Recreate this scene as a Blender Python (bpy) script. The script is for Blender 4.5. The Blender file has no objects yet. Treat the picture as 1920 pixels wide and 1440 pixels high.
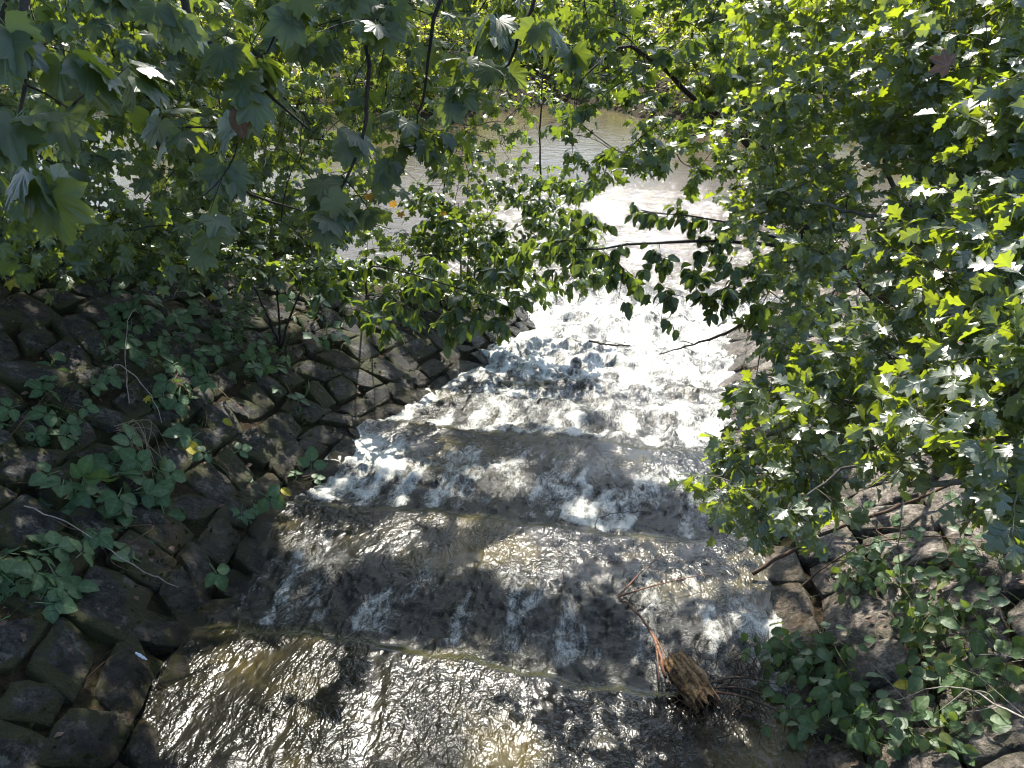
import bpy, math, random
import numpy as np
from mathutils import Vector, Matrix

random.seed(7)
RNG = np.random.default_rng(11)
SC = bpy.context.scene
COL = SC.collection

# ------------------------------------------------------------------ camera
F_PX, CX, CY = 1500.0, 960.0, 720.0            # focal length in pixels of a 1920 px wide frame
YAW, PITCH = math.radians(9.6), math.radians(27.34)
EYE = np.array([0.0, 0.0, 3.0])
FW = np.array([-math.sin(YAW) * math.cos(PITCH), math.cos(YAW) * math.cos(PITCH), -math.sin(PITCH)])
RT = np.array([math.cos(YAW), math.sin(YAW), 0.0])
UPV = np.cross(RT, FW)
cam_d = bpy.data.cameras.new('camera')
cam = bpy.data.objects.new('camera', cam_d)
COL.objects.link(cam)
cam.location = EYE
cam.rotation_euler = Matrix((RT, UPV, -FW)).transposed().to_euler()
cam_d.sensor_width = 36.0
cam_d.lens = F_PX / 1920.0 * 36.0
cam_d.clip_start, cam_d.clip_end = 0.05, 1000.0
SC.camera = cam

# ------------------------------------------------------------------ sky, sun, exposure
SUN_EL, SUN_AZ = math.radians(47.0), math.radians(-7.0)      # azimuth from +Y towards +X
SUN = np.array([math.sin(SUN_AZ) * math.cos(SUN_EL), math.cos(SUN_AZ) * math.cos(SUN_EL), math.sin(SUN_EL)])
W = bpy.data.worlds.new('World')
SC.world = W
W.use_nodes = True
wn = W.node_tree.nodes
wn.clear()
sky = wn.new('ShaderNodeTexSky')
sky.sky_type = 'NISHITA'
sky.sun_disc = False
sky.sun_elevation = SUN_EL
sky.sun_rotation = SUN_AZ
sky.air_density, sky.dust_density, sky.ozone_density = 1.0, 1.0, 1.0
bg = wn.new('ShaderNodeBackground')
bg.inputs['Strength'].default_value = 0.15
wo = wn.new('ShaderNodeOutputWorld')
W.node_tree.links.new(sky.outputs[0], bg.inputs[0])
W.node_tree.links.new(bg.outputs[0], wo.inputs[0])
sun_d = bpy.data.lights.new('sun', 'SUN')
sun_d.energy = 5.0
sun_d.angle = math.radians(0.53)
sun_d.color = (1.0, 0.95, 0.86)
sun_o = bpy.data.objects.new('sun', sun_d)
COL.objects.link(sun_o)
sun_o.rotation_euler = Vector(SUN).to_track_quat('Z', 'Y').to_euler()
SC.view_settings.view_transform = 'Standard'
SC.view_settings.look = 'None'
SC.view_settings.exposure = 1.3
SC.view_settings.gamma = 1.0
SC.view_settings.use_curve_mapping = False
cy = SC.cycles
cy.max_bounces, cy.diffuse_bounces, cy.glossy_bounces = 4, 2, 2
cy.transmission_bounces, cy.transparent_max_bounces = 3, 3
cy.use_adaptive_sampling = True
cy.adaptive_threshold = 0.03
cy.caustics_reflective = False
cy.caustics_refractive = False
cy.sample_clamp_indirect = 2.0
cy.filter_width = 1.15
cy.use_denoising = True
try:
    cy.denoiser = 'OPENIMAGEDENOISE'
except Exception:
    pass


# ------------------------------------------------------------------ numeric helpers
def ray(px, py):
    d = FW + RT * (px - CX) / F_PX - UPV * (py - CY) / F_PX
    return d / np.linalg.norm(d)


def P(px, py, dist):
    """A place in the world: direction of a photo pixel, at a measured distance in metres."""
    return EYE + ray(px, py) * dist


def project(p):
    q = np.asarray(p) - EYE
    w = q @ FW
    return CX + F_PX * (q @ RT) / w, CY - F_PX * (q @ UPV) / w, w


_PERM = np.random.default_rng(5).permutation(512)
_PERM = np.concatenate([_PERM, _PERM, _PERM])
_ANG = np.random.default_rng(6).uniform(0, 2 * math.pi, 512)
_GX, _GY = np.cos(_ANG), np.sin(_ANG)


def noise(x, y, seed=0):
    x = np.asarray(x, float) + seed * 17.31
    y = np.asarray(y, float) + seed * 9.77
    xi, yi = np.floor(x).astype(int), np.floor(y).astype(int)
    xf, yf = x - xi, y - yi
    u, v = xf * xf * xf * (xf * (xf * 6 - 15) + 10), yf * yf * yf * (yf * (yf * 6 - 15) + 10)
    xi, yi = xi & 511, yi & 511

    def g(ix, iy, fx, fy):
        h = _PERM[_PERM[ix & 511] + (iy & 511)] & 511
        return _GX[h] * fx + _GY[h] * fy
    a = g(xi, yi, xf, yf)
    b = g(xi + 1, yi, xf - 1, yf)
    c = g(xi, yi + 1, xf, yf - 1)
    d = g(xi + 1, yi + 1, xf - 1, yf - 1)
    return 1.5 * ((a + u * (b - a)) + v * ((c + u * (d - c)) - (a + u * (b - a))))


def fbm(x, y, seed=0, octaves=4, gain=0.5):
    s, amp = 0.0, 1.0
    for k in range(octaves):
        s = s + amp * noise(np.asarray(x) * 2 ** k, np.asarray(y) * 2 ** k, seed + k * 3)
        amp *= gain
    return s


def sstep(a, b, x):
    t = np.clip((np.asarray(x, float) - a) / (b - a), 0, 1)
    return t * t * (3 - 2 * t)


def norm(v):
    v = np.asarray(v, float)
    return v / np.maximum(np.linalg.norm(v, axis=-1, keepdims=True), 1e-9)


# ------------------------------------------------------------------ mesh and object helpers
def mesh_np(name, verts, faces, mat=None, smooth=True, attr=None):
    """verts (n,3); faces (m,k) with k 3 or 4, all alike; attr {name: per-vertex float array}."""
    verts = np.asarray(verts, np.float32)
    faces = np.asarray(faces, np.int32)
    me = bpy.data.meshes.new(name)
    k = faces.shape[1]
    me.vertices.add(len(verts))
    me.vertices.foreach_set('co', verts.ravel())
    me.loops.add(faces.size)
    me.loops.foreach_set('vertex_index', faces.ravel())
    me.polygons.add(len(faces))
    me.polygons.foreach_set('loop_start', np.arange(0, faces.size, k, dtype=np.int32))
    me.polygons.foreach_set('loop_total', np.full(len(faces), k, dtype=np.int32))
    me.polygons.foreach_set('use_smooth', np.full(len(faces), smooth, dtype=bool))
    for an, av in (attr or {}).items():
        a = me.attributes.new(an, 'FLOAT', 'POINT')
        a.data.foreach_set('value', np.asarray(av, np.float32))
    me.update(calc_edges=True)
    if mat:
        me.materials.append(mat)
    return me


def link(name, me, parent=None, loc=None, kind=None):
    o = bpy.data.objects.new(name, me)
    COL.objects.link(o)
    if parent is not None:
        o.parent = parent
        o.matrix_parent_inverse = parent.matrix_world.inverted()
    if loc is not None:
        o.location = loc
    if kind:
        o['kind'] = kind
    return o


def thing(name, label, cat, loc=(0, 0, 0), group=None):
    o = bpy.data.objects.new(name, None)
    COL.objects.link(o)
    o.empty_display_size = 0.1
    o.matrix_world = Matrix.Translation(Vector(loc))
    o.location = loc
    o['label'], o['category'] = label, cat
    if group:
        o['group'] = group
    return o


def tag(o, label, cat, group=None):
    o['label'], o['category'] = label, cat
    if group:
        o['group'] = group
    return o


def tube(pts, radii, sides=6, rough=0.0, seed=0):
    """A tapered tube through pts: (verts, quads)."""
    pts = np.asarray(pts, float)
    n = len(pts)
    radii = np.broadcast_to(np.asarray(radii, float), (n,))
    t = norm(np.gradient(pts, axis=0))
    ref = np.array([0.31, 0.17, 0.93])
    if abs(t[0] @ ref) > 0.9:
        ref = np.array([0.9, 0.3, 0.1])
    a = norm(np.cross(t, ref))
    b = np.cross(t, a)
    ang = np.linspace(0, 2 * math.pi, sides, endpoint=False)
    rr = radii[:, None] * np.ones(sides)
    if rough:
        rr = rr * (1 + rough * noise(np.arange(n)[:, None] * 0.8 + seed, ang[None, :] * 1.3, seed))
    v = pts[:, None, :] + rr[:, :, None] * (a[:, None, :] * np.cos(ang)[None, :, None] + b[:, None, :] * np.sin(ang)[None, :, None])
    v = v.reshape(-1, 3)
    i = np.arange(n - 1)[:, None] * sides
    j = np.arange(sides)[None, :]
    j2 = (j + 1) % sides
    f = np.stack([i + j, i + j2, i + sides + j2, i + sides + j], -1).reshape(-1, 4)
    return v, f


def merge(parts):
    vs, fs, off = [], [], 0
    for v, f in parts:
        vs.append(v)
        fs.append(f + off)
        off += len(v)
    return np.concatenate(vs), np.concatenate(fs)


def smooth_path(ctrl, n=12):
    """Catmull-Rom through control points."""
    c = np.asarray(ctrl, float)
    if len(c) == 2:
        return c[0] + (c[1] - c[0]) * np.linspace(0, 1, n)[:, None]
    c = np.vstack([2 * c[0] - c[1], c, 2 * c[-1] - c[-2]])
    out = []
    seg = len(c) - 3
    for s in range(seg):
        p0, p1, p2, p3 = c[s:s + 4]
        m = max(2, n // seg)
        t = np.linspace(0, 1, m, endpoint=(s == seg - 1))[:, None]
        out.append(0.5 * ((2 * p1) + (-p0 + p2) * t + (2 * p0 - 5 * p1 + 4 * p2 - p3) * t ** 2 + (-p0 + 3 * p1 - 3 * p2 + p3) * t ** 3))
    return np.concatenate(out)


# ------------------------------------------------------------------ materials
class NT:
    def __init__(self, name):
        self.m = bpy.data.materials.new(name)
        self.m.use_nodes = True
        self.t = self.m.node_tree
        self.t.nodes.clear()
        self.out = self.n('ShaderNodeOutputMaterial')

    def n(self, kind, **kw):
        nd = self.t.nodes.new(kind)
        for k, v in kw.items():
            if k in nd.inputs:
                nd.inputs[k].default_value = v
            else:
                setattr(nd, k, v)
        return nd

    def l(self, a, b):
        self.t.links.new(a, b)

    def noise(self, scale, detail=4, rough=0.6, vec=None, dist=0.0):
        nd = self.n('ShaderNodeTexNoise')
        nd.inputs['Scale'].default_value = scale
        nd.inputs['Detail'].default_value = detail
        nd.inputs['Roughness'].default_value = rough
        nd.inputs['Distortion'].default_value = dist
        if vec is not None:
            self.l(vec, nd.inputs['Vector'])
        return nd.outputs['Fac']

    def pos(self, scale=(1, 1, 1)):
        g = self.n('ShaderNodeNewGeometry')
        mp = self.n('ShaderNodeMapping')
        mp.inputs['Scale'].default_value = scale
        self.l(g.outputs['Position'], mp.inputs['Vector'])
        return mp.outputs[0]

    def math(self, op, a, b=0.0, c=0.0, clamp=False):
        nd = self.n('ShaderNodeMath', operation=op, use_clamp=clamp)
        for i, v in enumerate((a, b, c)):
            if hasattr(v, 'is_output'):
                self.l(v, nd.inputs[i])
            else:
                nd.inputs[i].default_value = v
        return nd.outputs[0]

    def ramp(self, fac, stops):
        nd = self.n('ShaderNodeValToRGB')
        e = nd.color_ramp.elements
        while len(e) < len(stops):
            e.new(0.5)
        for s, (p, c) in zip(e, stops):
            s.position = p
            s.color = (*c, 1) if len(c) == 3 else c
        self.l(fac, nd.inputs[0])
        return nd.outputs[0]

    def mix(self, fac, a, b, blend='MIX'):
        nd = self.n('ShaderNodeMix', data_type='RGBA', blend_type=blend)
        for sock, v in ((nd.inputs[0], fac), (nd.inputs[6], a), (nd.inputs[7], b)):
            if hasattr(v, 'is_output'):
                self.l(v, sock)
            else:
                sock.default_value = v if not isinstance(v, tuple) or len(v) == 4 else (*v, 1)
        return nd.outputs[2]

    def smooth(self, x, a, b):
        nd = self.n('ShaderNodeMapRange', interpolation_type='SMOOTHSTEP')
        self.l(x, nd.inputs['Value'])
        nd.inputs['From Min'].default_value = a
        nd.inputs['From Max'].default_value = b
        return nd.outputs[0]

    def attr(self, name):
        nd = self.n('ShaderNodeAttribute', attribute_name=name)
        return nd.outputs['Fac']

    def bump(self, h, strength=0.5, dist=0.01, normal=None):
        nd = self.n('ShaderNodeBump')
        nd.inputs['Strength'].default_value = strength
        nd.inputs['Distance'].default_value = dist
        self.l(h, nd.inputs['Height'])
        if normal is not None:
            self.l(normal, nd.inputs['Normal'])
        return nd.outputs[0]

    def bsdf(self, color, rough=0.7, spec=0.5, normal=None, ior=1.45):
        nd = self.n('ShaderNodeBsdfPrincipled')
        for key, v in (('Base Color', color), ('Roughness', rough), ('Specular IOR Level', spec), ('IOR', ior)):
            if hasattr(v, 'is_output'):
                self.l(v, nd.inputs[key])
            else:
                nd.inputs[key].default_value = (*v, 1) if isinstance(v, tuple) and len(v) == 3 else v
        if normal is not None:
            self.l(normal, nd.inputs['Normal'])
        return nd.outputs[0]

    def done(self, shader):
        self.l(shader, self.out.inputs['Surface'])
        return self.m


def leaf_mat(name, dark, mid, light, trans, rough=0.38, tw=0.38, vein=0.5, spec=0.5, sick=None, coat=0.35):
    m = NT(name)
    g = m.n('ShaderNodeNewGeometry')
    oi = m.n('ShaderNodeObjectInfo')
    r = m.math('FRACT', m.math('ADD', g.outputs['Random Per Island'], oi.outputs['Random']))
    col = m.ramp(r, [(0.0, dark), (0.5, mid), (0.9, light), (1.0, sick or light)])
    blot = m.noise(90, 2, 0.6, m.pos())
    col = m.mix(0.35, col, m.ramp(blot, [(0.3, tuple(c * 0.55 for c in mid)), (0.7, tuple(min(1, c * 1.5) for c in mid))]), 'MIX')
    v = m.math('POWER', m.attr('vein'), 14.0)
    col = m.mix(m.math('MULTIPLY', v, vein), col, tuple(min(1, c * 2.6 + 0.03) for c in mid))
    # the underside of a leaf is paler and duller
    col = m.mix(m.math('MULTIPLY', g.outputs['Backfacing'], 0.55), col, tuple(min(1, c * 1.7 + 0.02) for c in mid))
    bmp = m.bump(m.math('ADD', m.math('MULTIPLY', blot, 0.6), v), 0.35, 0.004)
    rr = m.math('ADD', m.math('MULTIPLY', g.outputs['Backfacing'], 0.25), m.math('MULTIPLY_ADD', blot, 0.2, rough - 0.1))
    pb = m.bsdf(col, rr, spec, bmp)
    pn = pb.node
    pn.inputs['Coat Weight'].default_value = coat
    pn.inputs['Coat Roughness'].default_value = rough
    tr = m.n('ShaderNodeBsdfTranslucent')
    tcol = m.mix(m.math('MULTIPLY', r, 0.6), trans, tuple(c * 0.5 for c in trans))
    m.l(tcol, tr.inputs['Color'])
    mx = m.n('ShaderNodeMixShader')
    mx.inputs[0].default_value = tw
    m.l(pb, mx.inputs[1])
    m.l(tr.outputs[0], mx.inputs[2])
    return m.done(mx.outputs[0])


def bark_mat(name, a, b, scale=30, moss=0.0, rough=0.85):
    m = NT(name)
    p = m.pos((1, 1, 0.4))
    n1 = m.noise(scale, 6, 0.7, p)
    n2 = m.noise(scale * 0.15, 3, 0.6, m.pos())
    col = m.ramp(n1, [(0.3, a), (0.7, b)])
    if moss:
        col = m.mix(m.math('MULTIPLY', m.smooth(n2, 0.45, 0.65), moss), col, (0.28, 0.30, 0.24))
    return m.done(m.bsdf(col, rough, 0.3, m.bump(n1, 0.8, 0.01)))


def stone_mat(name, cols, moss, wet, lichen=0.5, scale=1.0):
    m = NT(name)
    oi = m.n('ShaderNodeObjectInfo')
    p = m.pos()
    n1 = m.noise(7 * scale, 8, 0.72, p, 0.6)
    n2 = m.noise(38 * scale, 6, 0.7, p)
    n3 = m.noise(2.2, 4, 0.6, p)
    n5 = m.noise(140, 4, 0.7, p)
    base = m.ramp(oi.outputs['Random'], [(0.0, cols[0]), (0.5, cols[1]), (1.0, cols[2])])
    col = m.mix(0.9, base, m.ramp(n1, [(0.38, (0.22, 0.20, 0.18)), (0.5, (0.85, 0.82, 0.77)), (0.62, (1.9, 1.85, 1.75))]), 'MULTIPLY')
    col = m.mix(0.8, col, m.ramp(n2, [(0.40, (0.40, 0.40, 0.40)), (0.60, (1.6, 1.6, 1.6))]), 'MULTIPLY')
    li = m.math('MULTIPLY', m.smooth(m.noise(6.5, 5, 0.75, p), 0.56, 0.62), lichen)
    col = m.mix(li, col, (0.36, 0.36, 0.30))
    mo = m.math('MULTIPLY', m.smooth(m.math('ADD', m.noise(4.2, 6, 0.7, p), m.math('MULTIPLY', m.attr('edge'), 0.14)), 0.53, 0.62), moss)
    col = m.mix(mo, col, m.ramp(n5, [(0.3, (0.018, 0.022, 0.006)), (0.7, (0.075, 0.075, 0.018))]))
    ru = m.math('MULTIPLY', m.smooth(n3, 0.58, 0.72), 0.5)
    col = m.mix(ru, col, (0.13, 0.075, 0.03))
    w = m.attr('wet')
    col = m.mix(m.math('MULTIPLY', w, wet), col, (0.36, 0.31, 0.25), 'MULTIPLY')
    rough = m.math('MULTIPLY_ADD', w, -0.55, m.math('MULTIPLY_ADD', n2, 0.3, 0.62))
    h = m.math('ADD', m.math('MULTIPLY', n1, 1.0), m.math('ADD', m.math('MULTIPLY', n2, 0.35), m.math('MULTIPLY', n5, 0.12)))
    return m.done(m.bsdf(col, rough, 0.4, m.bump(h, 1.0, 0.06)))


def ground_mat():
    m = NT('bank_earth')
    p = m.pos()
    n1, n2, n3 = m.noise(1.7, 6, 0.7, p), m.noise(26, 6, 0.75, p), m.noise(80, 3, 0.6, p)
    col = m.ramp(n2, [(0.25, (0.022, 0.016, 0.010)), (0.55, (0.055, 0.040, 0.024)), (0.8, (0.12, 0.085, 0.05))])
    col = m.mix(m.smooth(n1, 0.48, 0.62), col, m.ramp(n3, [(0.3, (0.02, 0.028, 0.008)), (0.7, (0.07, 0.075, 0.022))]))
    return m.done(m.bsdf(col, 0.95, 0.15, m.bump(m.math('ADD', n2, m.math('MULTIPLY', n3, 0.5)), 1.0, 0.04)))


def river_mat():
    m = NT('river_water')
    p = m.pos((1.0, 1.6, 1))
    n1 = m.noise(2.2, 4, 0.55, p, 0.5)
    n2 = m.noise(9, 4, 0.6, p, 0.6)
    n3 = m.noise(0.35, 2, 0.5, m.pos())
    nc = m.noise(13, 3, 0.6, p, 0.8)
    h = m.math('ADD', m.math('ADD', n1, m.math('MULTIPLY', n2, 0.22)), m.math('MULTIPLY', nc, m.math('MULTIPLY', m.attr('chop'), 1.1)))
    b = m.bump(h, 0.32, 0.08)
    col = m.ramp(n3, [(0.3, (0.060, 0.046, 0.027)), (0.7, (0.090, 0.069, 0.042))])
    return m.done(m.bsdf(col, 0.08, 0.5, b, 1.33))


def cascade_mat():
    m = NT('cascade_water')
    foam, rough, deep = m.attr('foam'), m.attr('rough'), m.attr('sheet')
    p = m.pos()
    ps = m.pos((1.0, 0.5, 1.0))
    n_v = m.noise(3.0, 2, 0.5, ps, 0.6)
    n_f = m.noise(14, 7, 0.76, m.pos((1.0, 0.42, 1.0)), 2.2)
    n_g = m.noise(75, 3, 0.7, p, 0.6)
    n_b = m.noise(15, 2, 0.5, ps, 1.8)
    n_s = m.noise(42, 1, 0.5, p, 0.8)
    n_l = m.noise(1.5, 3, 0.6, p)
    # lace of foam: thresholded noise, wide open where the foam attribute is high
    lace = m.math('ADD', m.math('MULTIPLY', n_f, 0.85), m.math('MULTIPLY', n_g, 0.2))
    f = m.smooth(m.math('SUBTRACT', m.math('ADD', lace, foam), 1.0), -0.10, 0.26)
    wc = m.ramp(n_l, [(0.36, (0.009, 0.008, 0.005)), (0.49, (0.016, 0.014, 0.007)), (0.61, (0.062, 0.048, 0.014))])
    wc = m.mix(m.math('MULTIPLY', deep, 0.6), wc, (0.050, 0.048, 0.016))
    wc = m.mix(m.math('MULTIPLY', rough, 0.8), wc, (0.016, 0.016, 0.013))
    hb = m.math('ADD', n_b, m.math('MULTIPLY', n_s, 0.30))
    bw = m.bump(m.math('MULTIPLY', hb, m.smooth(n_v, 0.25, 0.62)), 1.0, 0.0185)
    bw2 = m.bump(m.math('MULTIPLY', n_g, rough), 1.0, 0.007, bw)
    water = m.bsdf(wc, 0.21, 0.5, bw2, 1.33)
    fc = m.ramp(n_g, [(0.30, (0.52, 0.52, 0.44)), (0.65, (0.84, 0.84, 0.78))])
    fb = m.bump(m.math('ADD', n_f, m.math('MULTIPLY', n_g, 0.5)), 1.0, 0.020)
    fo = m.bsdf(fc, 0.35, 0.5, fb, 1.33)
    mx = m.n('ShaderNodeMixShader')
    m.l(f, mx.inputs[0])
    m.l(water, mx.inputs[1])
    m.l(fo, mx.inputs[2])
    return m.done(mx.outputs[0])


def plain_mat(name, a, b, scale=60, rough=0.7, bump=0.4, stretch=(1, 1, 1), spec=0.4):
    m = NT(name)
    n = m.noise(scale, 5, 0.7, m.pos(stretch))
    return m.done(m.bsdf(m.ramp(n, [(0.3, a), (0.7, b)]), rough, spec, m.bump(n, bump, 0.01)))


def wood_mat():
    m = NT('rotten_wood')
    g = m.attr('grain')
    n = m.noise(55, 6, 0.75, m.pos())
    k = m.math('ADD', m.math('MULTIPLY', g, 0.40), m.math('MULTIPLY', n, 0.62))
    col = m.ramp(k, [(0.36, (0.012, 0.007, 0.004)), (0.47, (0.10, 0.052, 0.020)), (0.56, (0.28, 0.165, 0.07)), (0.72, (0.46, 0.32, 0.17))])
    return m.done(m.bsdf(col, 0.8, 0.3, m.bump(n, 0.8, 0.006)))


M = {
    'ground': ground_mat(), 'river': river_mat(), 'cascade': cascade_mat(),
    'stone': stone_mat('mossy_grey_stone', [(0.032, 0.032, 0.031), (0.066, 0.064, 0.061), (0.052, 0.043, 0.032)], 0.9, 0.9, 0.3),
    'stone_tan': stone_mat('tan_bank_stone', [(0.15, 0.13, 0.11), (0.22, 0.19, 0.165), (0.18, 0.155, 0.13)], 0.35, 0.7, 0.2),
    'bark_dark': bark_mat('dark_bark', (0.012, 0.010, 0.008), (0.05, 0.04, 0.03)),
    'bark_grey': bark_mat('lichened_bark', (0.045, 0.038, 0.03), (0.16, 0.14, 0.11), 40, 0.8),
    'bark_brown': bark_mat('brown_twig', (0.05, 0.03, 0.018), (0.14, 0.09, 0.055), 60),
    'moss_bark': plain_mat('mossy_bark', (0.010, 0.009, 0.006), (0.045, 0.050, 0.014), 22, 0.95, 1.0),
    'stem_green': plain_mat('green_stem', (0.05, 0.07, 0.02), (0.13, 0.15, 0.05)),
    'stem_red': plain_mat('reddish_stem', (0.09, 0.045, 0.03), (0.19, 0.12, 0.07)),
    'root_red': plain_mat('red_root', (0.10, 0.04, 0.02), (0.26, 0.13, 0.07)),
    'straw': plain_mat('dry_straw', (0.30, 0.22, 0.12), (0.55, 0.44, 0.28)),
    'dead_twig': plain_mat('bleached_twig', (0.28, 0.23, 0.18), (0.55, 0.48, 0.40)),
    'rot_wood': wood_mat(),
    'feather': plain_mat('white_feather', (0.65, 0.66, 0.70), (0.85, 0.86, 0.88)),
    'berry': plain_mat('unripe_haw', (0.16, 0.17, 0.04), (0.22, 0.13, 0.05), 40, 0.35, 0.1),
    'syc': leaf_mat('sycamore_leaf', (0.032, 0.052, 0.030), (0.048, 0.076, 0.040), (0.076, 0.112, 0.040), (0.34, 0.44, 0.03), 0.40, 0.36, 0.8, 0.7, (0.14, 0.13, 0.03), 0.2),
    'haw': leaf_mat('hawthorn_leaf', (0.054, 0.074, 0.062), (0.076, 0.102, 0.078), (0.096, 0.134, 0.056), (0.50, 0.62, 0.02), 0.36, 0.40, 0.45, 1.0, None, 1.0),
    'dog': leaf_mat('dogwood_leaf', (0.026, 0.048, 0.022), (0.038, 0.066, 0.028), (0.062, 0.098, 0.034), (0.32, 0.44, 0.03), 0.34, 0.34, 0.5, 0.7),
    'bram': leaf_mat('bramble_leaf', (0.050, 0.098, 0.042), (0.075, 0.140, 0.060), (0.11, 0.185, 0.075), (0.25, 0.36, 0.06), 0.5, 0.30, 0.5, 0.35),
    'nettle': leaf_mat('nettle_leaf', (0.045, 0.085, 0.035), (0.065, 0.115, 0.042), (0.10, 0.15, 0.05), (0.30, 0.40, 0.05), 0.5, 0.32, 0.5, 0.4, (0.24, 0.22, 0.03)),
    'far': leaf_mat('far_bank_leaf', (0.050, 0.085, 0.018), (0.080, 0.125, 0.022), (0.13, 0.17, 0.03), (0.60, 0.66, 0.04), 0.45, 0.5, 0.0, 0.5, (0.34, 0.24, 0.03)),
    'yellow': leaf_mat('yellow_leaf', (0.36, 0.30, 0.02), (0.46, 0.38, 0.03), (0.5, 0.42, 0.05), (0.5, 0.4, 0.03), 0.5, 0.3, 0.4),
    'orange': leaf_mat('orange_leaf', (0.30, 0.14, 0.02), (0.42, 0.22, 0.03), (0.48, 0.28, 0.04), (0.6, 0.32, 0.03), 0.5, 0.35, 0.4),
    'moss': leaf_mat('moss_tuft', (0.018, 0.022, 0.006), (0.035, 0.040, 0.010), (0.06, 0.06, 0.015), (0.06, 0.06, 0.01), 0.8, 0.15, 0.0, 0.1, None, 0.0),
    'brownleaf': leaf_mat('withered_leaf', (0.10, 0.062, 0.045), (0.16, 0.10, 0.075), (0.20, 0.14, 0.10), (0.10, 0.06, 0.03), 0.7, 0.12, 0.4, 0.3, None, 0.0),
}


# ------------------------------------------------------------------ lie of the land
RIVER_Z, FALL = -1.75, 0.147
CREST = np.array([-3.6, -1.9, -0.5, 1.1, 3.2, 4.8, 6.5, 8.2, 9.8, 11.4, 40.0])


def x_left(y):
    return np.interp(y, [-6, 2.0, 2.9, 4.6, 6.5, 8.2, 9.8, 11.2, 12.2, 13.5], [-2.1, -2.18, -2.46, -2.68, -2.60, -2.12, -1.78, -1.50, -1.75, -3.4])


def x_right(y):
    return np.interp(y, [-6, 7, 9, 11, 12.4, 14], [1.12, 1.12, 1.22, 1.45, 2.1, 4.2])


def z_water(y):
    return np.maximum(-FALL * np.asarray(y, float), RIVER_Z)


def y_bank_left(x):
    return np.interp(x, [-60, -15, -8, -4.5, -3, -1.5, -1.0], [15, 13.5, 12.9, 12.5, 12.0, 11.4, 11.2])


def y_bank_right(x):
    return np.interp(x, [1.3, 2, 4, 10, 60], [12.2, 12.8, 14.0, 15.5, 18])


def cap_left(x, y):
    return RIVER_Z + 0.36 * (y_bank_left(x) - y)


ML, MR = 0.62, 0.60


def ground_z(x, y, bed=0.0):
    x, y = np.asarray(x, float), np.asarray(y, float)
    zw = -FALL * y
    dl, dr = x_left(y) - x, x - x_right(y)
    zl = np.minimum(zw + ML * dl, cap_left(x, y))
    zr = np.minimum(np.minimum(zw + MR * dr, RIVER_Z + 0.5 * (y_bank_right(x) - y)), 2.4 + 0.1 * dr)
    zc = np.maximum(zw, RIVER_Z) - 0.4
    z = np.where(dl > 0, np.maximum(zl, zc - 0.8), np.where(dr > 0, np.maximum(zr, zc - 0.8), zc))
    z = np.where((y > 11.6) & (z < RIVER_Z), RIVER_Z - 0.9, z)
    far = 29.0 + 1.2 * noise(x * 0.12, x * 0 + 3.1) + 5.0 * np.exp(-((x + 3.2) / 2.6) ** 2)
    zf = np.minimum(RIVER_Z + 0.30 * (y - far), -0.9 + 0.055 * (y - far))
    z = np.where(y > 20, np.maximum(zf, RIVER_Z - 0.9), z)
    land = np.where((dl > 0) | (dr > 0), 1.0, 0.0)
    return z + land * (0.05 * fbm(x * 1.3, y * 1.3, 4) - bed)


def build_ground():
    xs = np.concatenate([-120 + 108 * np.linspace(0, 1, 40) ** 0.6, np.linspace(-11.6, 7, 170), 7 + 113 * np.linspace(0.02, 1, 36) ** 1.8])
    ys = np.concatenate([np.linspace(-30, -4, 14), np.linspace(-3.6, 15, 170), np.linspace(15.5, 45, 60), 45 + 180 * np.linspace(0.02, 1, 24) ** 1.5])
    X, Y = np.meshgrid(xs, ys)
    Z = ground_z(X, Y, 0.03)
    nx = len(xs)
    i = np.arange(len(ys) - 1)[:, None] * nx + np.arange(nx - 1)[None, :]
    f = np.stack([i, i + 1, i + nx + 1, i + nx], -1).reshape(-1, 4)
    o = link('ground', mesh_np('ground', np.stack([X, Y, Z], -1).reshape(-1, 3), f, M['ground']), kind='structure')
    o['label'] = 'dark earth of the wooded river banks'


build_ground()


def build_river():
    xs = np.concatenate([-140 + 120 * np.linspace(0, 1, 20), np.linspace(-19.5, 9, 190), 9.5 + 130 * np.linspace(0, 1, 20)])
    ys = np.concatenate([np.linspace(11.0, 20, 130), np.linspace(20.2, 40, 80)])
    X, Y = np.meshgrid(xs, ys)
    amp = 0.25 + 0.75 * sstep(-8, 1, X) * (1 - sstep(16, 27, Y))
    Z = RIVER_Z + amp * (0.012 * fbm(X * 2.0, Y * 3.2, 21, 3) + 0.010 * noise(X * 5, Y * 8, 33))
    nx = len(xs)
    i = np.arange(len(ys) - 1)[:, None] * nx + np.arange(nx - 1)[None, :]
    f = np.stack([i, i + 1, i + nx + 1, i + nx], -1).reshape(-1, 4)
    o = link('river_water', mesh_np('river_water', np.stack([X, Y, Z], -1).reshape(-1, 3), f, M['river'],
             attr={'chop': (sstep(-7, 0, X) * (1 - sstep(17, 25, Y))).ravel()}), kind='structure')
    o['label'] = 'muddy brown river beyond the cascade'


build_river()


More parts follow.
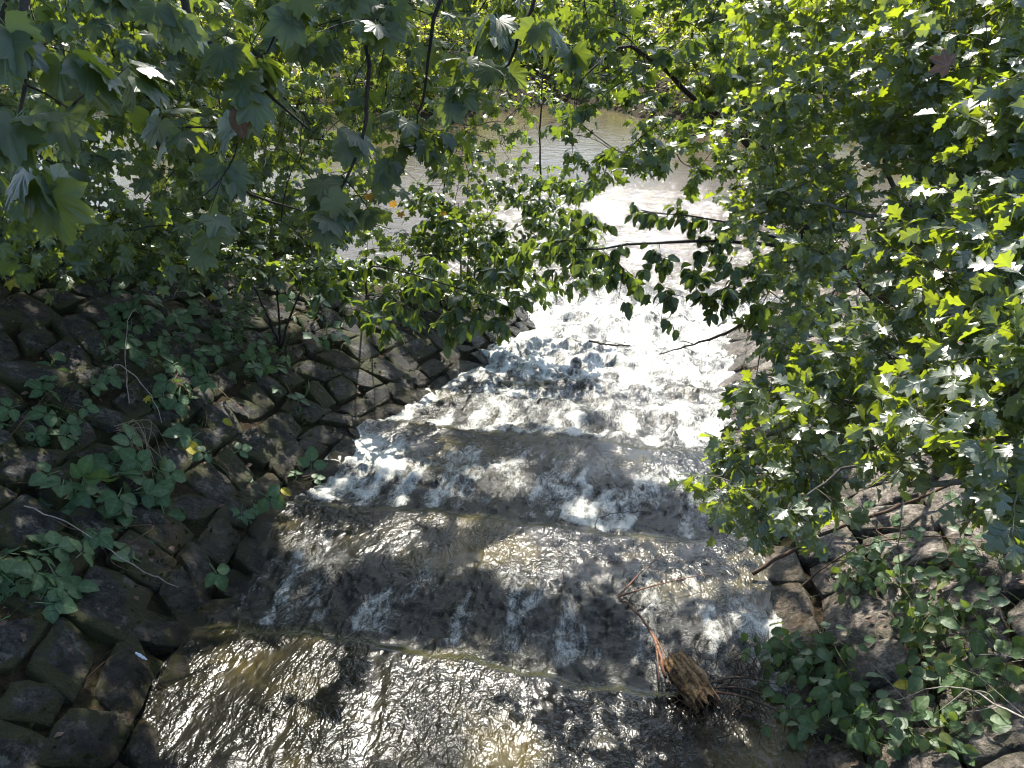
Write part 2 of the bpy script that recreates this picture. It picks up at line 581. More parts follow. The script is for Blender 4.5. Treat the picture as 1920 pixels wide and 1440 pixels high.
def build_cascade():
    n_x = 440
    ys = [0.9]
    while ys[-1] < 13.6:
        ys.append(ys[-1] + 0.0032 * (2.2 + ys[-1]))
    ys = np.array(ys)
    n_y = len(ys)
    a, b = x_left(ys) - 0.45, x_right(ys) + 0.40
    X = a[:, None] + (b - a)[:, None] * np.linspace(0, 1, n_x)[None, :]
    Y = np.repeat(ys[:, None], n_x, 1)
    yp = Y - 0.09 * noise(X * 0.8, Y * 0.35, 2) - 0.045 * noise(X * 3.2, Y * 0.9, 3) - 0.012 * noise(X * 11, Y * 1.1, 4)
    idx = np.clip(np.searchsorted(CREST, yp.ravel(), side='right') - 1, 0, len(CREST) - 2).reshape(yp.shape)
    c0 = CREST[idx]
    L = np.minimum(CREST[idx + 1] - c0, 2.2)
    s = yp - c0
    last = c0 > 11
    drop = np.where(last, 0.07, 0.115)
    rest = np.where(last, 0.0, FALL * L - drop)
    z = -FALL * c0 - drop * sstep(-0.14, 0.50, s) - rest * np.clip(s / L, 0, 1)
    z = z + 0.012 * np.exp(-(s / 0.035) ** 2)
    fr = np.clip(s / L, 0, 1)
    far = sstep(5.2, 9.5, Y)
    # hydraulic jump: the sheet shoots down, then breaks in a ragged front of foam
    sf = L * (0.46 + 0.16 * noise(X * 1.3, idx * 7.7, 8) + 0.06 * noise(X * 7, idx * 3.1, 9))
    front = sstep(sf - 0.02, sf + 0.03, s) * (1 - sstep(sf + 0.02, sf + 0.62, s))
    gate = sstep(-0.15, 0.45, noise(X * 1.25 + 0.8, idx * 5.3 + 1.7, 10))
    shoot = sstep(0.04, 0.14, s) * (1 - sstep(sf - 0.05, sf + 0.35, s))
    patch = fbm(X * 1.1, Y * 0.9, 14, 3)
    wx, wy = X + 0.10 * noise(X * 3, Y * 2.4, 81), Y + 0.14 * noise(X * 2.6, Y * 2.2, 83)
    froth = fbm(wx * 5.5, wy * 4.0, 85, 4, 0.6)
    streak = fbm(wx * 5.0, wy * 0.9, 87, 3)
    base = np.interp(Y, [0.9, 3.2, 4.8, 6.0, 7.2, 8.4, 9.6, 11.5, 12.4, 13.6], [0.16, 0.30, 0.41, 0.46, 0.50, 0.55, 0.61, 0.62, 0.50, 0.20])
    foam = base - 0.05 + 0.09 * patch + 0.16 * froth * np.interp(Y, [2, 4, 6, 12], [0.2, 0.5, 0.9, 0.6]) + 0.12 * streak
    foam = foam + 0.27 * front * gate * (0.75 + 0.4 * froth + 0.4 * streak) * np.interp(Y, [2, 4, 8], [1.0, 1.0, 0.5])
    foam = foam + 0.16 * shoot * (0.4 + 0.9 * streak)
    calm = (1 - far) * sstep(0.72, 0.9, fr)
    foam = foam - 0.25 * calm - 0.3 * np.exp(-((s - 0.05) / 0.06) ** 2) * (1 - far * 0.6)
    side = np.exp(-((X - x_left(Y)) / 0.35) ** 2)
    foam = foam + 0.16 * side * sstep(3.5, 5.5, Y) + 0.22 * np.exp(-(((X + 2.35) / 0.30) ** 2 + ((Y - 6.05) / 0.25) ** 2))
    rough = np.clip(shoot + far * 0.9 + 0.25 * front, 0, 1)
    sheet = np.exp(-((s - 0.02) / 0.07) ** 2) * (1 - far * 0.5)
    rid = 1 - np.abs(fbm(X * 9, Y * 7, 40, 3))
    ripple = 0.004 * (rid - 0.6) + 0.0012 * noise(X * 26, Y * 20, 44)
    churn = 0.022 * fbm(X * 9, Y * 7, 50, 3) + 0.018 * (1 - np.abs(fbm(X * 15, Y * 11, 52, 3)))
    boil = 0.085 * fbm(X * 2.4, Y * 2.2, 60, 3, 0.45) + 0.045 * np.maximum(0, noise(X * 4.5, Y * 3.4, 66))
    near_crest = np.exp(-(s / 0.10) ** 2)
    z = z + ripple * (1 - rough) * (1 - 0.8 * near_crest) + churn * rough + boil * far * (1 - sstep(12.2, 13.3, Y)) + 0.035 * front * gate + 0.011 * np.clip(froth, -0.5, 1) * sstep(0.30, 0.55, foam)
    z = np.where(Y > 11.6, np.maximum(z, RIVER_Z + 0.02) + 0 * z, z)
    edge = sstep(12.6, 13.6, Y + 0.5 * noise(X * 1.2, Y * 1.2, 70))
    z = z - 0.12 * edge
    i = np.arange(n_y - 1)[:, None] * n_x + np.arange(n_x - 1)[None, :]
    f = np.stack([i, i + 1, i + n_x + 1, i + n_x], -1).reshape(-1, 4)
    o = link('cascade_water', mesh_np('cascade_water', np.stack([X, Y, z], -1).reshape(-1, 3), f, M['cascade'],
             attr={'foam': foam.ravel(), 'rough': rough.ravel(), 'sheet': sheet.ravel()}), kind='structure')
    o['label'] = 'foaming stream running down the stepped cascade'


build_cascade()


# ------------------------------------------------------------------ pitched stone slopes
def surf(side, u, d):
    if side < 0:
        return np.stack([x_left(u) - d, u, -FALL * u + ML * d], -1)
    return np.stack([x_right(u) + d, u, -FALL * u + MR * d], -1)


def stone_mesh(side, u0, u1, d0, d1, hgt, mat, seed, n=6, skew=0.0, rnd=0.06):
    r = np.random.default_rng(seed)
    g = np.array([-1, -.965, -.80, -.40, 0, .40, .80, .965, 1.0])
    n = 8
    S, T = np.meshgrid(g, g)
    # rounded, uneven outline
    k = 1 - rnd * (S * S * T * T)
    ju, jd = r.uniform(-0.15, 0.15, 4), r.uniform(-0.15, 0.15, 4)
    w = [(1 - S) * (1 - T) / 4, (1 + S) * (1 - T) / 4, (1 - S) * (1 + T) / 4, (1 + S) * (1 + T) / 4]
    SS, TT = S * k + sum(a * b for a, b in zip(w, ju)), T * k + sum(a * b for a, b in zip(w, jd))
    rim = np.maximum(np.abs(S), np.abs(T))
    SS = SS + 0.10 * noise(S * 1.7 + seed, T * 1.7, 3) * rim
    TT = TT + 0.10 * noise(S * 1.7, T * 1.7 + seed, 5) * rim
    U = (u0 + u1) / 2 + SS * (u1 - u0) / 2 + skew * TT
    D = (d0 + d1) / 2 + TT * (d1 - d0) / 2
    base = surf(side, U, D)
    nrm = norm(np.array([ML if side < 0 else -MR, FALL, 1.0]))
    tilt = r.uniform(-0.25, 0.25, 2)
    h = hgt * (1 - 0.10 * (np.abs(S) ** 8 + np.abs(T) ** 8)) + hgt * 1.1 * (tilt[0] * S + tilt[1] * T)
    h = h + hgt * 0.55 * fbm(S * 1.3 + seed * 3.3, T * 1.3, 9, 4, 0.6)
    for q in range(4):                                   # chipped facets
        a = r.uniform(0, 2 * math.pi)
        h = np.minimum(h, hgt * (r.uniform(1.0, 1.5) - r.uniform(0.5, 1.1) * (S * math.cos(a) + T * math.sin(a))))
    h = np.where(rim > 0.99, -0.09, h)
    pts = base + h[..., None] * nrm
    c = pts.reshape(-1, 3).mean(0)
    wet = 1 - sstep(0.03, 0.30, pts[..., 2] - z_water(pts[..., 1]) + 0.05 * noise(S * 2 + seed, T * 2, 7))
    edge = sstep(0.45, 0.95, rim)
    i = np.arange(n)[:, None] * (n + 1) + np.arange(n)[None, :]
    f = np.stack([i, i + 1, i + n + 2, i + n + 1], -1).reshape(-1, 4)
    if side < 0:
        f = f[:, ::-1]
    me = mesh_np('stone', pts.reshape(-1, 3) - c, f, mat, True, {'wet': wet.ravel(), 'edge': edge.ravel()})
    return me, c


def build_revetment():
    t = thing('stone_revetment', 'dark mossy pitched stone slope along the shaded left side of the cascade', 'stone wall', (-3.2, 4.0, 0.0))
    r = random.Random(3)
    d, row, n = -0.20, 0, 0
    while d < 5.4:
        hd = r.uniform(0.19, 0.31)
        u = 0.9 + r.uniform(0, 0.4)
        while u < 11.6:
            wu = r.uniform(0.24, 0.52)
            um, dm = u + wu / 2, d + hd / 2
            x, y, z = surf(-1, np.array(um), np.array(dm))
            px, py, w = project((x, y, z))
            if z < cap_left(x, y) + 0.04 and px > -220 and py < 1700:
                g = r.uniform(0.0, 0.014)
                o0, o1 = r.uniform(-0.07, 0.05), r.uniform(-0.05, 0.07)
                o0 += 0.16 * float(noise(um * .7, row * 1.3, 3))
                o1 += 0.16 * float(noise(um * .7, row * 1.3 + 1.3, 3))
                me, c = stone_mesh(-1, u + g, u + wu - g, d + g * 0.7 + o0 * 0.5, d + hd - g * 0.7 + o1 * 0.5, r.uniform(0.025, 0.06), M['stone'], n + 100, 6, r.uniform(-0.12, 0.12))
                o = link('stone', me, t)
                o.location = c
                n += 1
            u += wu
        d += hd
        row += 1
    return t, n


def build_bank_stones():
    t = thing('stone_embankment', 'pale tan rough stone slope on the right below the hawthorn', 'stone wall', (1.8, 4.0, 0.0))
    r = random.Random(9)
    d, n = -0.22, 0
    while d < 1.9:
        hd = r.uniform(0.26, 0.44)
        u = 1.6 + r.uniform(0, 0.4)
        while u < 11.2:
            wu = r.uniform(0.30, 0.62)
            g = r.uniform(-0.01, 0.012)
            if not (d > 0.9 and r.random() < 0.3):
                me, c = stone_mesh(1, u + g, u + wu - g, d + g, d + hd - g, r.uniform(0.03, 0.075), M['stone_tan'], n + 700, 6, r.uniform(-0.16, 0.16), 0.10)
                link('stone', me, t).location = c
                n += 1
            u += wu
        d += hd
    return t, n


REV, n1 = build_revetment()
EMB, n2 = build_bank_stones()
print('stones', n1, n2)


# ------------------------------------------------------------------ leaf shapes: (verts, triangles, vein), base at origin, tip at +Y
def leaf_palmate(hi=True, seed=0):
    r = np.random.default_rng(seed)
    if hi:
        half = [(0, 1.0), (4, .90), (8, .90), (12, .79), (17, .77), (24, .60), (30, .70), (35, .75), (41, .86), (46, .94), (51, .83), (57, .81), (64, .68),
                (72, .55), (80, .62), (88, .64), (97, .74), (104, .62), (114, .60), (128, .48), (146, .40), (164, .20)]
        tips = (0, 46, 97)
    else:
        half = [(0, 1.0), (12, .79), (24, .58), (46, .93), (58, .78), (72, .53), (98, .73), (130, .45), (165, .18)]
        tips = (0, 46, 98)
    pts = [(-a, q) for a, q in reversed(half[1:])] + half
    ang = np.radians([p[0] for p in pts])
    rad = np.array([p[1] for p in pts]) * (1 + r.uniform(-0.06, 0.06, len(pts)))
    ve = np.array([1.0 if abs(p[0]) in tips else 0.0 for p in pts])
    n = len(pts)

    def z(rr, v, aa):
        return -0.26 * rr ** 2 * (0.6 + 0.4 * np.cos(aa)) + 0.035 * rr * (1 - v) + 0.03 * rr * r.uniform(-1, 1, len(rr))
    vs, vv = [np.zeros((1, 3))], [np.array([1.0])]
    fs = []
    if hi:
        ri = rad * 0.5
        vs.append(np.stack([np.sin(ang) * ri, np.cos(ang) * ri, z(ri, ve, ang)], -1))
        vv.append(ve)
    vs.append(np.stack([np.sin(ang) * rad, np.cos(ang) * rad, z(rad, ve, ang)], -1))
    vv.append(ve)
    for i in range(n - 1):
        fs.append((0, i + 2, i + 1))
        if hi:
            fs += [(1 + i, 2 + i, 2 + i + n), (1 + i, 2 + i + n, 1 + i + n)]
    V, F, A = np.concatenate(vs), np.array(fs), np.concatenate(vv)
    k = len(V)                                            # petiole
    pw = 0.012
    V = np.concatenate([V, [[-pw, 0.02, 0], [pw, 0.02, 0], [-pw * .8, -0.45, 0.10], [pw * .8, -0.45, 0.10]]])
    F = np.concatenate([F, [(k, k + 2, k + 1), (k + 1, k + 2, k + 3)]])
    A = np.concatenate([A, [1, 1, 1, 1]])
    V[:, 1] += 0.45
    V[:, :2] *= 0.62                                      # unit leaf: about 0.9 wide
    V[:, 2] *= 0.62
    return V, F, A


def leaf_spined(half, spine, fold=0.18, droop=0.15, seed=0, veins=None, pet=0.12):
    r = np.random.default_rng(seed)
    h = np.array(half, float)
    n = len(h)
    V, A = [], []
    for (x, y), sy in zip(h, spine):
        V.append((0, sy, 0))
        A.append(1.0)
    for sgn in (1, -1):
        for k, (x, y) in enumerate(h):
            x2 = x * (1 + r.uniform(-0.08, 0.08))
            V.append((sgn * x2, y + r.uniform(-0.015, 0.015), fold * x2 + r.uniform(-0.02, 0.02)))
            A.append(veins[k] if veins else 0.0)
    F = []
    for s in (0, 1):
        o = n * (1 + s)
        for i in range(n - 1):
            q = [(i, o + i, o + i + 1), (i, o + i + 1, i + 1)]
            F += q if s == 0 else [(a, c, b) for a, b, c in q]
    V, F, A = np.array(V), np.array(F), np.array(A)
    V[:, 2] -= droop * V[:, 1] ** 2
    k = len(V)
    V = np.concatenate([V, [[-.012, 0.03, 0], [.012, 0.03, 0], [0, -pet, 0.02]]])
    F = np.concatenate([F, [(k, k + 2, k + 1)]])
    A = np.concatenate([A, [1, 1, 1]])
    V[:, 1] += pet
    return V, F, A


def leaf_haw(seed=0):
    half = [(.0, .0), (.05, .12), (.14, .26), (.40, .38), (.43, .48), (.20, .50), (.24, .60), (.42, .70), (.38, .80), (.15, .78), (.17, .90), (.09, .99), (0, 1.0)]
    spine = [0, .08, .16, .22, .28, .34, .40, .48, .56, .64, .76, .88, 1.0]
    ve = [1, 0, 0, .9, .4, 0, 0, .9, .4, 0, 0, .3, 1]
    return leaf_spined(half, spine, 0.22, 0.18, seed, ve)


def leaf_ovate(seed=0, wide=0.30, teeth=False, lo=False):
    if lo:
        ys = np.array([0, .2, .48, .8, 1.0])
    else:
        ys = np.array([0, .07, .18, .32, .46, .60, .74, .87, .95, 1.0])
    xs = wide * np.sin(np.pi * ys ** 0.80) ** 0.75
    xs[0] = xs[-1] = 0
    half = [(max(0, x * ((1.05 if k % 2 else 0.95) if teeth else 1)), y) for k, (x, y) in enumerate(zip(xs, ys))]
    sp = np.clip(ys - 0.10 * np.sin(np.pi * ys), 0, 1)
    ve = [0.75 if k % 2 else 0 for k in range(len(ys))]
    return leaf_spined(half, list(sp), 0.25, 0.22, seed, ve)


def leaf_trifoliate(seed=0):
    parts, off = [], 0
    Vs, Fs, As = [], [], []
    r = np.random.default_rng(seed)
    for ang, sc, oy in ((0, 0.62, 0.42), (math.radians(72), 0.52, 0.34), (math.radians(-72), 0.52, 0.34)):
        V, F, A = leaf_ovate(seed + int(ang * 10) % 7, 0.40, True)
        V = V * sc
        a = ang + r.uniform(-0.2, 0.2)
        R = np.array([[math.cos(a), math.sin(a), 0], [-math.sin(a), math.cos(a), 0], [0, 0, 1]])
        V = V @ R.T
        V[:, 1] += oy
        V[:, 2] += r.uniform(-0.06, 0.06) * np.linalg.norm(V[:, :2], axis=1)
        Vs.append(V)
        Fs.append(F + off)
        As.append(A)
        off += len(V)
    Vs.append(np.array([[-.012, 0, 0], [.012, 0, 0], [-.01, .44, 0], [.01, .44, 0]]))
    Fs.append(np.array([(0, 1, 2), (1, 3, 2)]) + off)
    As.append(np.ones(4))
    return np.concatenate(Vs), np.concatenate(Fs), np.concatenate(As)


T_SYC = [leaf_palmate(True, s) for s in range(4)]
T_SYC_LO = [leaf_palmate(False, s) for s in range(3)]
T_HAW = [leaf_haw(s) for s in range(4)]
T_OVA = [leaf_ovate(s) for s in range(3)]
T_OVA_T = [leaf_ovate(s, 0.34, True) for s in range(3)]
T_OVA_LO = [leaf_ovate(s, 0.30, False, True) for s in range(2)]
def leaf_haw_lo(seed=0):
    half = [(.0, .0), (.13, .22), (.38, .36), (.39, .48), (.21, .50), (.38, .66), (.36, .78), (.16, .80), (0, 1.0)]
    return leaf_spined(half, [0, .10, .20, .27, .34, .46, .56, .66, 1.0], 0.22, 0.18, seed, [1, 0, .9, .4, 0, .9, .4, 0, 1])


def leaf_far(seed=0):
    r = np.random.default_rng(seed)
    V = np.array([[0, 0, 0], [.30, .45, .08], [0, .5, 0], [-.30, .45, .06], [0, 1, -.15]]) + r.uniform(-.03, .03, (5, 3))
    return V, np.array([[0, 1, 2], [0, 2, 3], [2, 1, 4], [3, 2, 4]]), np.zeros(5)


T_HAW_LO = [leaf_haw_lo(s) for s in range(4)]
T_FAR = [leaf_far(s) for s in range(3)]
T_TRI = [leaf_trifoliate(s) for s in range(4)]


def frames(tip, nrm):
    y = norm(tip)
    z = norm(nrm - (nrm * y).sum(-1, keepdims=True) * y)
    x = np.cross(y, z)
    return np.stack([x, y, z], -1)                      # columns


def join_leaves(templates, pos, tip, nrm, size):
    R = frames(tip, nrm) * size[:, None, None]
    Vs, Fs, As, off = [], [], [], 0
    pick = RNG.integers(0, len(templates), len(pos))
    for k, (V, F, A) in enumerate(templates):
        m = pick == k
        n = int(m.sum())
        if not n:
            continue
        v = np.einsum('nij,kj->nki', R[m], V) + pos[m][:, None, :]
        Vs.append(v.reshape(-1, 3))
        Fs.append((F[None] + (np.arange(n) * len(V))[:, None, None]).reshape(-1, 3) + off)
        As.append(np.tile(A, n))
        off += n * len(V)
    return np.concatenate(Vs), np.concatenate(Fs), np.concatenate(As)


_LEAF_MESH = {}


def leaf_meshes(templates, mat):
    key = (id(templates), mat.name)
    if key not in _LEAF_MESH:
        _LEAF_MESH[key] = [mesh_np('leaf', V, F, mat, True, {'vein': A}) for V, F, A in templates]
    return _LEAF_MESH[key]


def leaf_objects(t, templates, mat, pos, tip, nrm, size, name='leaf'):
    ms = leaf_meshes(templates, mat)
    R = frames(tip, nrm)
    base = np.array(t.location)
    for k in range(len(pos)):
        o = bpy.data.objects.new(name, ms[k % len(ms)])
        COL.objects.link(o)
        o.parent = t
        m = Matrix(R[k] * size[k]).to_4x4()
        m.translation = Vector(pos[k] - base)
        o.matrix_basis = m


def tubes_batch(paths, r0, r1, sides=3):
    """paths (T,n,3) -> one mesh of thin tapered tubes."""
    T, n, _ = paths.shape
    t = norm(np.gradient(paths, axis=1))
    a = norm(np.cross(t, np.array([0.37, 0.21, 0.11]) + 0 * t))
    b = np.cross(t, a)
    rr = np.linspace(0, 1, n)[None, :] * (np.asarray(r1) - np.asarray(r0))[:, None] + np.asarray(r0)[:, None]
    ang = np.linspace(0, 2 * math.pi, sides, endpoint=False)
    v = paths[:, :, None, :] + rr[:, :, None, None] * (a[:, :, None, :] * np.cos(ang)[None, None, :, None] + b[:, :, None, :] * np.sin(ang)[None, None, :, None])
    i = (np.arange(T)[:, None, None] * n + np.arange(n - 1)[None, :, None]) * sides
    j = np.arange(sides)[None, None, :]
    j2 = (j + 1) % sides
    f = np.stack([i + j, i + j2, i + sides + j2, i + sides + j], -1).reshape(-1, 4)
    return v.reshape(-1, 3), f


def ball(n, rng):
    v = norm(rng.normal(size=(n, 3)))
    return v * rng.uniform(0, 1, (n, 1)) ** (1 / 2.4)


LIT = []                                                 # (point, radius): spots to be lit; leaves sunward of them are removed


LIT_STONE = []


def in_gap(pos, spots, reach):
    keep = np.ones(len(pos), bool)
    for p, r in spots:
        q = pos - p
        along = q @ SUN
        dist = np.linalg.norm(q - along[:, None] * SUN, axis=1)
        keep &= ~((dist < r + reach) & (along > 0.6))
    return keep


def plant(name, label, cat, base, stems, clusters, templates, mat, size, n_parts=300, lo=None, group=None, bark='bark_dark', droop=0.35, up=0.8,
          face=0.0, per_twig=8, twig_r=0.0022, stem_name='stem', seed=0, gaps=None, spread=0.55, leaf_name='leaf', crown_name='crown', max_link=9.0, jitter=0.0, canopy=(), canopy_size=(.24, .32), canopy_twig=12):
    rng = np.random.default_rng(seed + 1000)
    base = np.asarray(base, float)
    t = thing(name, label, cat, base, group)
    samples = []
    for ctrl, r0, r1 in stems:
        path = smooth_path(ctrl, 18)
        wob = 0.012 * rng.normal(size=path.shape)
        wob[0] = 0
        path = path + wob * min(1.0, r0 * 30)
        v, f = tube(path, np.linspace(r0, r1, len(path)), 7 if r0 > 0.012 else 5, 0.25, seed)
        o = link(stem_name, mesh_np(stem_name, v - base, f, M[bark]), t)
        o.matrix_parent_inverse = Matrix.Identity(4)
        samples.append(path[len(path) // 4:])
    samples = np.concatenate(samples) if samples else base[None]

    def by_reach(cs):
        return sorted(cs, key=lambda q: float(np.linalg.norm(samples - np.asarray(q[0]), axis=1).min()))
    clusters, canopy = by_reach(clusters), by_reach(canopy)
    P_, O_, tw, tr = [], [], [], []
    S_, H_ = [], []
    per0 = per_twig
    for ci, (c, rad, n, *cs) in enumerate(list(clusters) + list(canopy)):
        over = ci >= len(clusters)
        per_twig = canopy_twig if over else per0
        c = np.asarray(c, float)
        rad = np.broadcast_to(np.asarray(rad, float), (3,))
        k = max(1, int(round(n / per_twig)))
        d = np.linalg.norm(samples - c, axis=1)
        s = samples[int(np.argmin(d * rng.uniform(1, 1.35, len(d))))]
        if d.min() > max_link:
            s = c + (s - c) * max_link / d.min()
        mid = (s + c) / 2 + np.array([0, 0, 0.12 * d.min()]) + 0.08 * rng.normal(size=3) * d.min()
        q = np.linspace(0, 1, 6)[:, None]
        limb = (1 - q) ** 2 * s + 2 * q * (1 - q) * mid + q ** 2 * c
        tw.append(limb)
        samples = np.vstack([samples, limb[2:]])
        tr.append((min(0.009, 0.003 + 0.004 * d.min()) * twig_r / 0.0022, twig_r * 1.2))
        ends = c + ball(k, rng) * rad
        for e in ends:
            a = limb[rng.integers(2, 6)]
            m = (a + e) / 2 + np.array([0, 0, 0.10]) * np.linalg.norm(e - a) + 0.08 * rng.normal(size=3) * np.linalg.norm(e - a)
            path = (1 - q) ** 2 * a + 2 * q * (1 - q) * m + q ** 2 * e
            tw.append(path)
            tr.append((twig_r, twig_r * 0.4))
            fr = np.sort(rng.uniform(0.3, 1.0, per_twig))
            fr[-1] = 1.0
            pp = (1 - fr[:, None]) ** 2 * a + 2 * fr[:, None] * (1 - fr[:, None]) * m + fr[:, None] ** 2 * e
            dirn = norm(e - a)
            sidev = norm(np.cross(dirn, norm(rng.normal(size=3) * 0.5 + np.array([0, 0, 1]))))
            sg = np.where(np.arange(per_twig) % 2 == 0, 1.0, -1.0)[:, None]
            out = norm(dirn * 0.55 + sg * sidev * 0.9 + 0.35 * rng.normal(size=(per_twig, 3)))
            out[-1] = dirn
            P_.append(pp + (0 if not jitter else jitter * rng.normal(size=pp.shape)))
            O_.append(out)
            H_.append(np.full(per_twig, over))
            S_.append(rng.uniform(*(canopy_size if over else size), per_twig) * (cs[0] if cs else 1.0))
    pos, out = np.concatenate(P_), np.concatenate(O_)
    n = len(pos)
    sz, high = np.concatenate(S_), np.concatenate(H_)
    tip = norm(out + np.array([0, 0, -droop * 1.6]) + 0.25 * rng.normal(size=(n, 3)))
    nrm = np.array([0, 0, up]) + spread * rng.normal(size=(n, 3)) + face * norm(EYE + np.array([0, 0, 1.0]) - pos) + 0.35 * SUN
    if True:
        k = in_gap(pos, LIT + LIT_STONE if gaps is True else LIT_STONE, 0.35 * sz)
        pos, tip, nrm, sz, high = pos[k], tip[k], nrm[k], sz[k], high[k]
        n = len(pos)
    paths = np.array(tw)
    tr = np.array(tr)
    v, f = tubes_batch(paths, tr[:, 0], tr[:, 1])
    o = link('twigs', mesh_np('twigs', v - base, f, M[bark]), t, kind='stuff')
    o.matrix_parent_inverse = Matrix.Identity(4)
    q = pos - EYE
    w = np.maximum(q @ FW, 0.05)
    px, py = CX + F_PX * (q @ RT) / w, CY - F_PX * (q @ UPV) / w
    vis = (px > -40) & (px < 1960) & (py > -40) & (py < 1480) & (q @ FW > 0.2)
    score = np.where(vis, sz * F_PX / w, 0)
    order = np.argsort(-score)
    chosen = order[:n_parts]
    chosen = chosen[score[chosen] > 9]
    rest = np.setdiff1d(np.arange(n), chosen)
    top = rest[high[rest]]
    rest = rest[~high[rest]]
    if len(top):  # overhead leaves out of view, added for the shade they cast
        V, F, A = join_leaves(T_FAR, pos[top], tip[top], nrm[top], sz[top])
        o = link('shade_crown', mesh_np('shade_crown', V - base, F, mat, False, {'vein': A}), t, kind='stuff')
        o.matrix_parent_inverse = Matrix.Identity(4)
    if len(chosen):
        leaf_objects(t, templates, mat, pos[chosen], tip[chosen], nrm[chosen], sz[chosen], leaf_name)
    if len(rest):
        V, F, A = join_leaves(lo or templates, pos[rest], tip[rest], nrm[rest], sz[rest])
        o = link(crown_name, mesh_np(crown_name, V - base, F, mat, False, {'vein': A}), t, kind='stuff')
        o.matrix_parent_inverse = Matrix.Identity(4)
    return t


def gz(x, y):
    return float(ground_z(np.array(float(x)), np.array(float(y))))


def on_plane(px, py, side):
    """Where the line of sight of a photo pixel meets a stone slope (side -1 left, 1 right) or the mean water slope (0)."""
    d = ray(px, py)
    lo, hi = 0.5, 60.0
    for t in np.linspace(0.8, 40, 1600):
        p = EYE + d * t
        if side < 0:
            z = -FALL * p[1] + ML * (float(x_left(p[1])) - p[0])
        elif side > 0:
            z = -FALL * p[1] + MR * (p[0] - float(x_right(p[1])))
        else:
            z = float(z_water(p[1]))
        if p[2] <= z:
            return p
    return EYE + d * 40


# spots on water and stones to be lit: leaves on their sun lines are removed
for px, py, r in ((400, 1320, .26), (470, 1430, .26), (640, 1420, .16), (900, 1400, .34), (1030, 1400, .2), (870, 1265, .14), (760, 1300, .2), (1010, 1060, .24), (1080, 1105, .16),
                  (560, 1250, .15), (1180, 1380, .16), (1330, 1060, .12), (640, 1040, .16), (1090, 950, .12), (950, 890, .18), (690, 850, .2), (1160, 820, .2), (1330, 920, .14), (820, 790, .18),
                  (1420, 1085, .15), (1260, 1200, .12), (1150, 1270, .12), (1250, 1110, .2), (1350, 1170, .16), (740, 1010, .16), (560, 1010, .12), (1210, 1045, .16),
                  (900, 760, .3), (1050, 750, .3), (1250, 770, .3), (1350, 720, .3), (780, 870, .18), (1230, 880, .15), (1000, 1240, .10), (330, 1290, .12)):
    LIT.append((on_plane(px, py, 0), r * 1.2))
for px, py, r in ((1485, 1150, .13), (1490, 1190, .15), (1695, 1215, .13), (1640, 1060, .12), (1780, 940, .14), (1430, 1060, .10), (1560, 1130, .05), (1700, 1205, .06)):
    LIT_STONE.append((on_plane(px, py, 1), r))

for px, py, d in ((1500, 250, 4.0), (1620, 480, 3.0), (1470, 560, 3.4), (1480, 780, 2.8), (1700, 700, 2.3), (1400, 860, 2.8), (1780, 350, 2.6), (1560, 880, 2.4)):
    LIT.append((P(px, py, d), .45))                      # canopy leaves cleared so the sun reaches the hawthorn

# ------------------------------------------------------------------ the big sycamore: trunk off to the left, boughs overhead and hanging into view
r7 = np.random.default_rng(70)
SB = np.array([-9.0, 6.0, gz(-9.0, 6.0)])
stems = [([SB, SB + [0.2, .2, 2.5], SB + [0.1, .6, 5.5], SB + [0.6, .9, 8.5]], 0.30, 0.12),
         ([SB + [0.1, .4, 4.0], [-6.5, 6.6, 6.2], [-4.0, 7.7, 7.1], [-0.5, 8.2, 7.5]], 0.10, 0.03),
         ([SB + [0.1, .5, 4.6], [-6.5, 4.0, 6.0], [-4.5, 2.4, 6.4], [-2.0, 1.6, 6.4]], 0.11, 0.03),
         ([SB + [0.1, .4, 3.2], [-6.0, 4.8, 4.6], P(150, -260, 4.2), P(60, -30, 2.7), P(40, 90, 2.5), P(48, 150, 2.5), P(30, 300, 2.3)], 0.022, 0.003),
         ([[-6.0, 4.8, 4.6], P(220, -250, 4.4), P(350, 20, 3.6), P(480, 150, 3.5), P(590, 250, 3.6)], 0.03, 0.003),
         ([P(220, -250, 4.4), P(600, -160, 4.3), P(690, 120, 4.1), P(660, 320, 3.8), P(605, 430, 3.7)], 0.02, 0.003),
         ([P(600, -160, 4.3), P(820, -120, 4.4), P(800, 120, 4.4), P(780, 270, 4.4)], 0.02, 0.003),
         ([P(820, -120, 4.4), P(1000, -60, 3.9), P(965, 90, 3.8), P(930, 150, 3.9)], 0.016, 0.003),
         ([[-6.5, 6.6, 6.2], P(80, -120, 6.2), P(260, 150, 5.8), P(420, 330, 5.6), P(560, 400, 5.6)], 0.05, 0.004),
         ([P(80, -120, 6.2), P(-20, 160, 5.4), P(120, 330, 5.2)], 0.03, 0.004)]
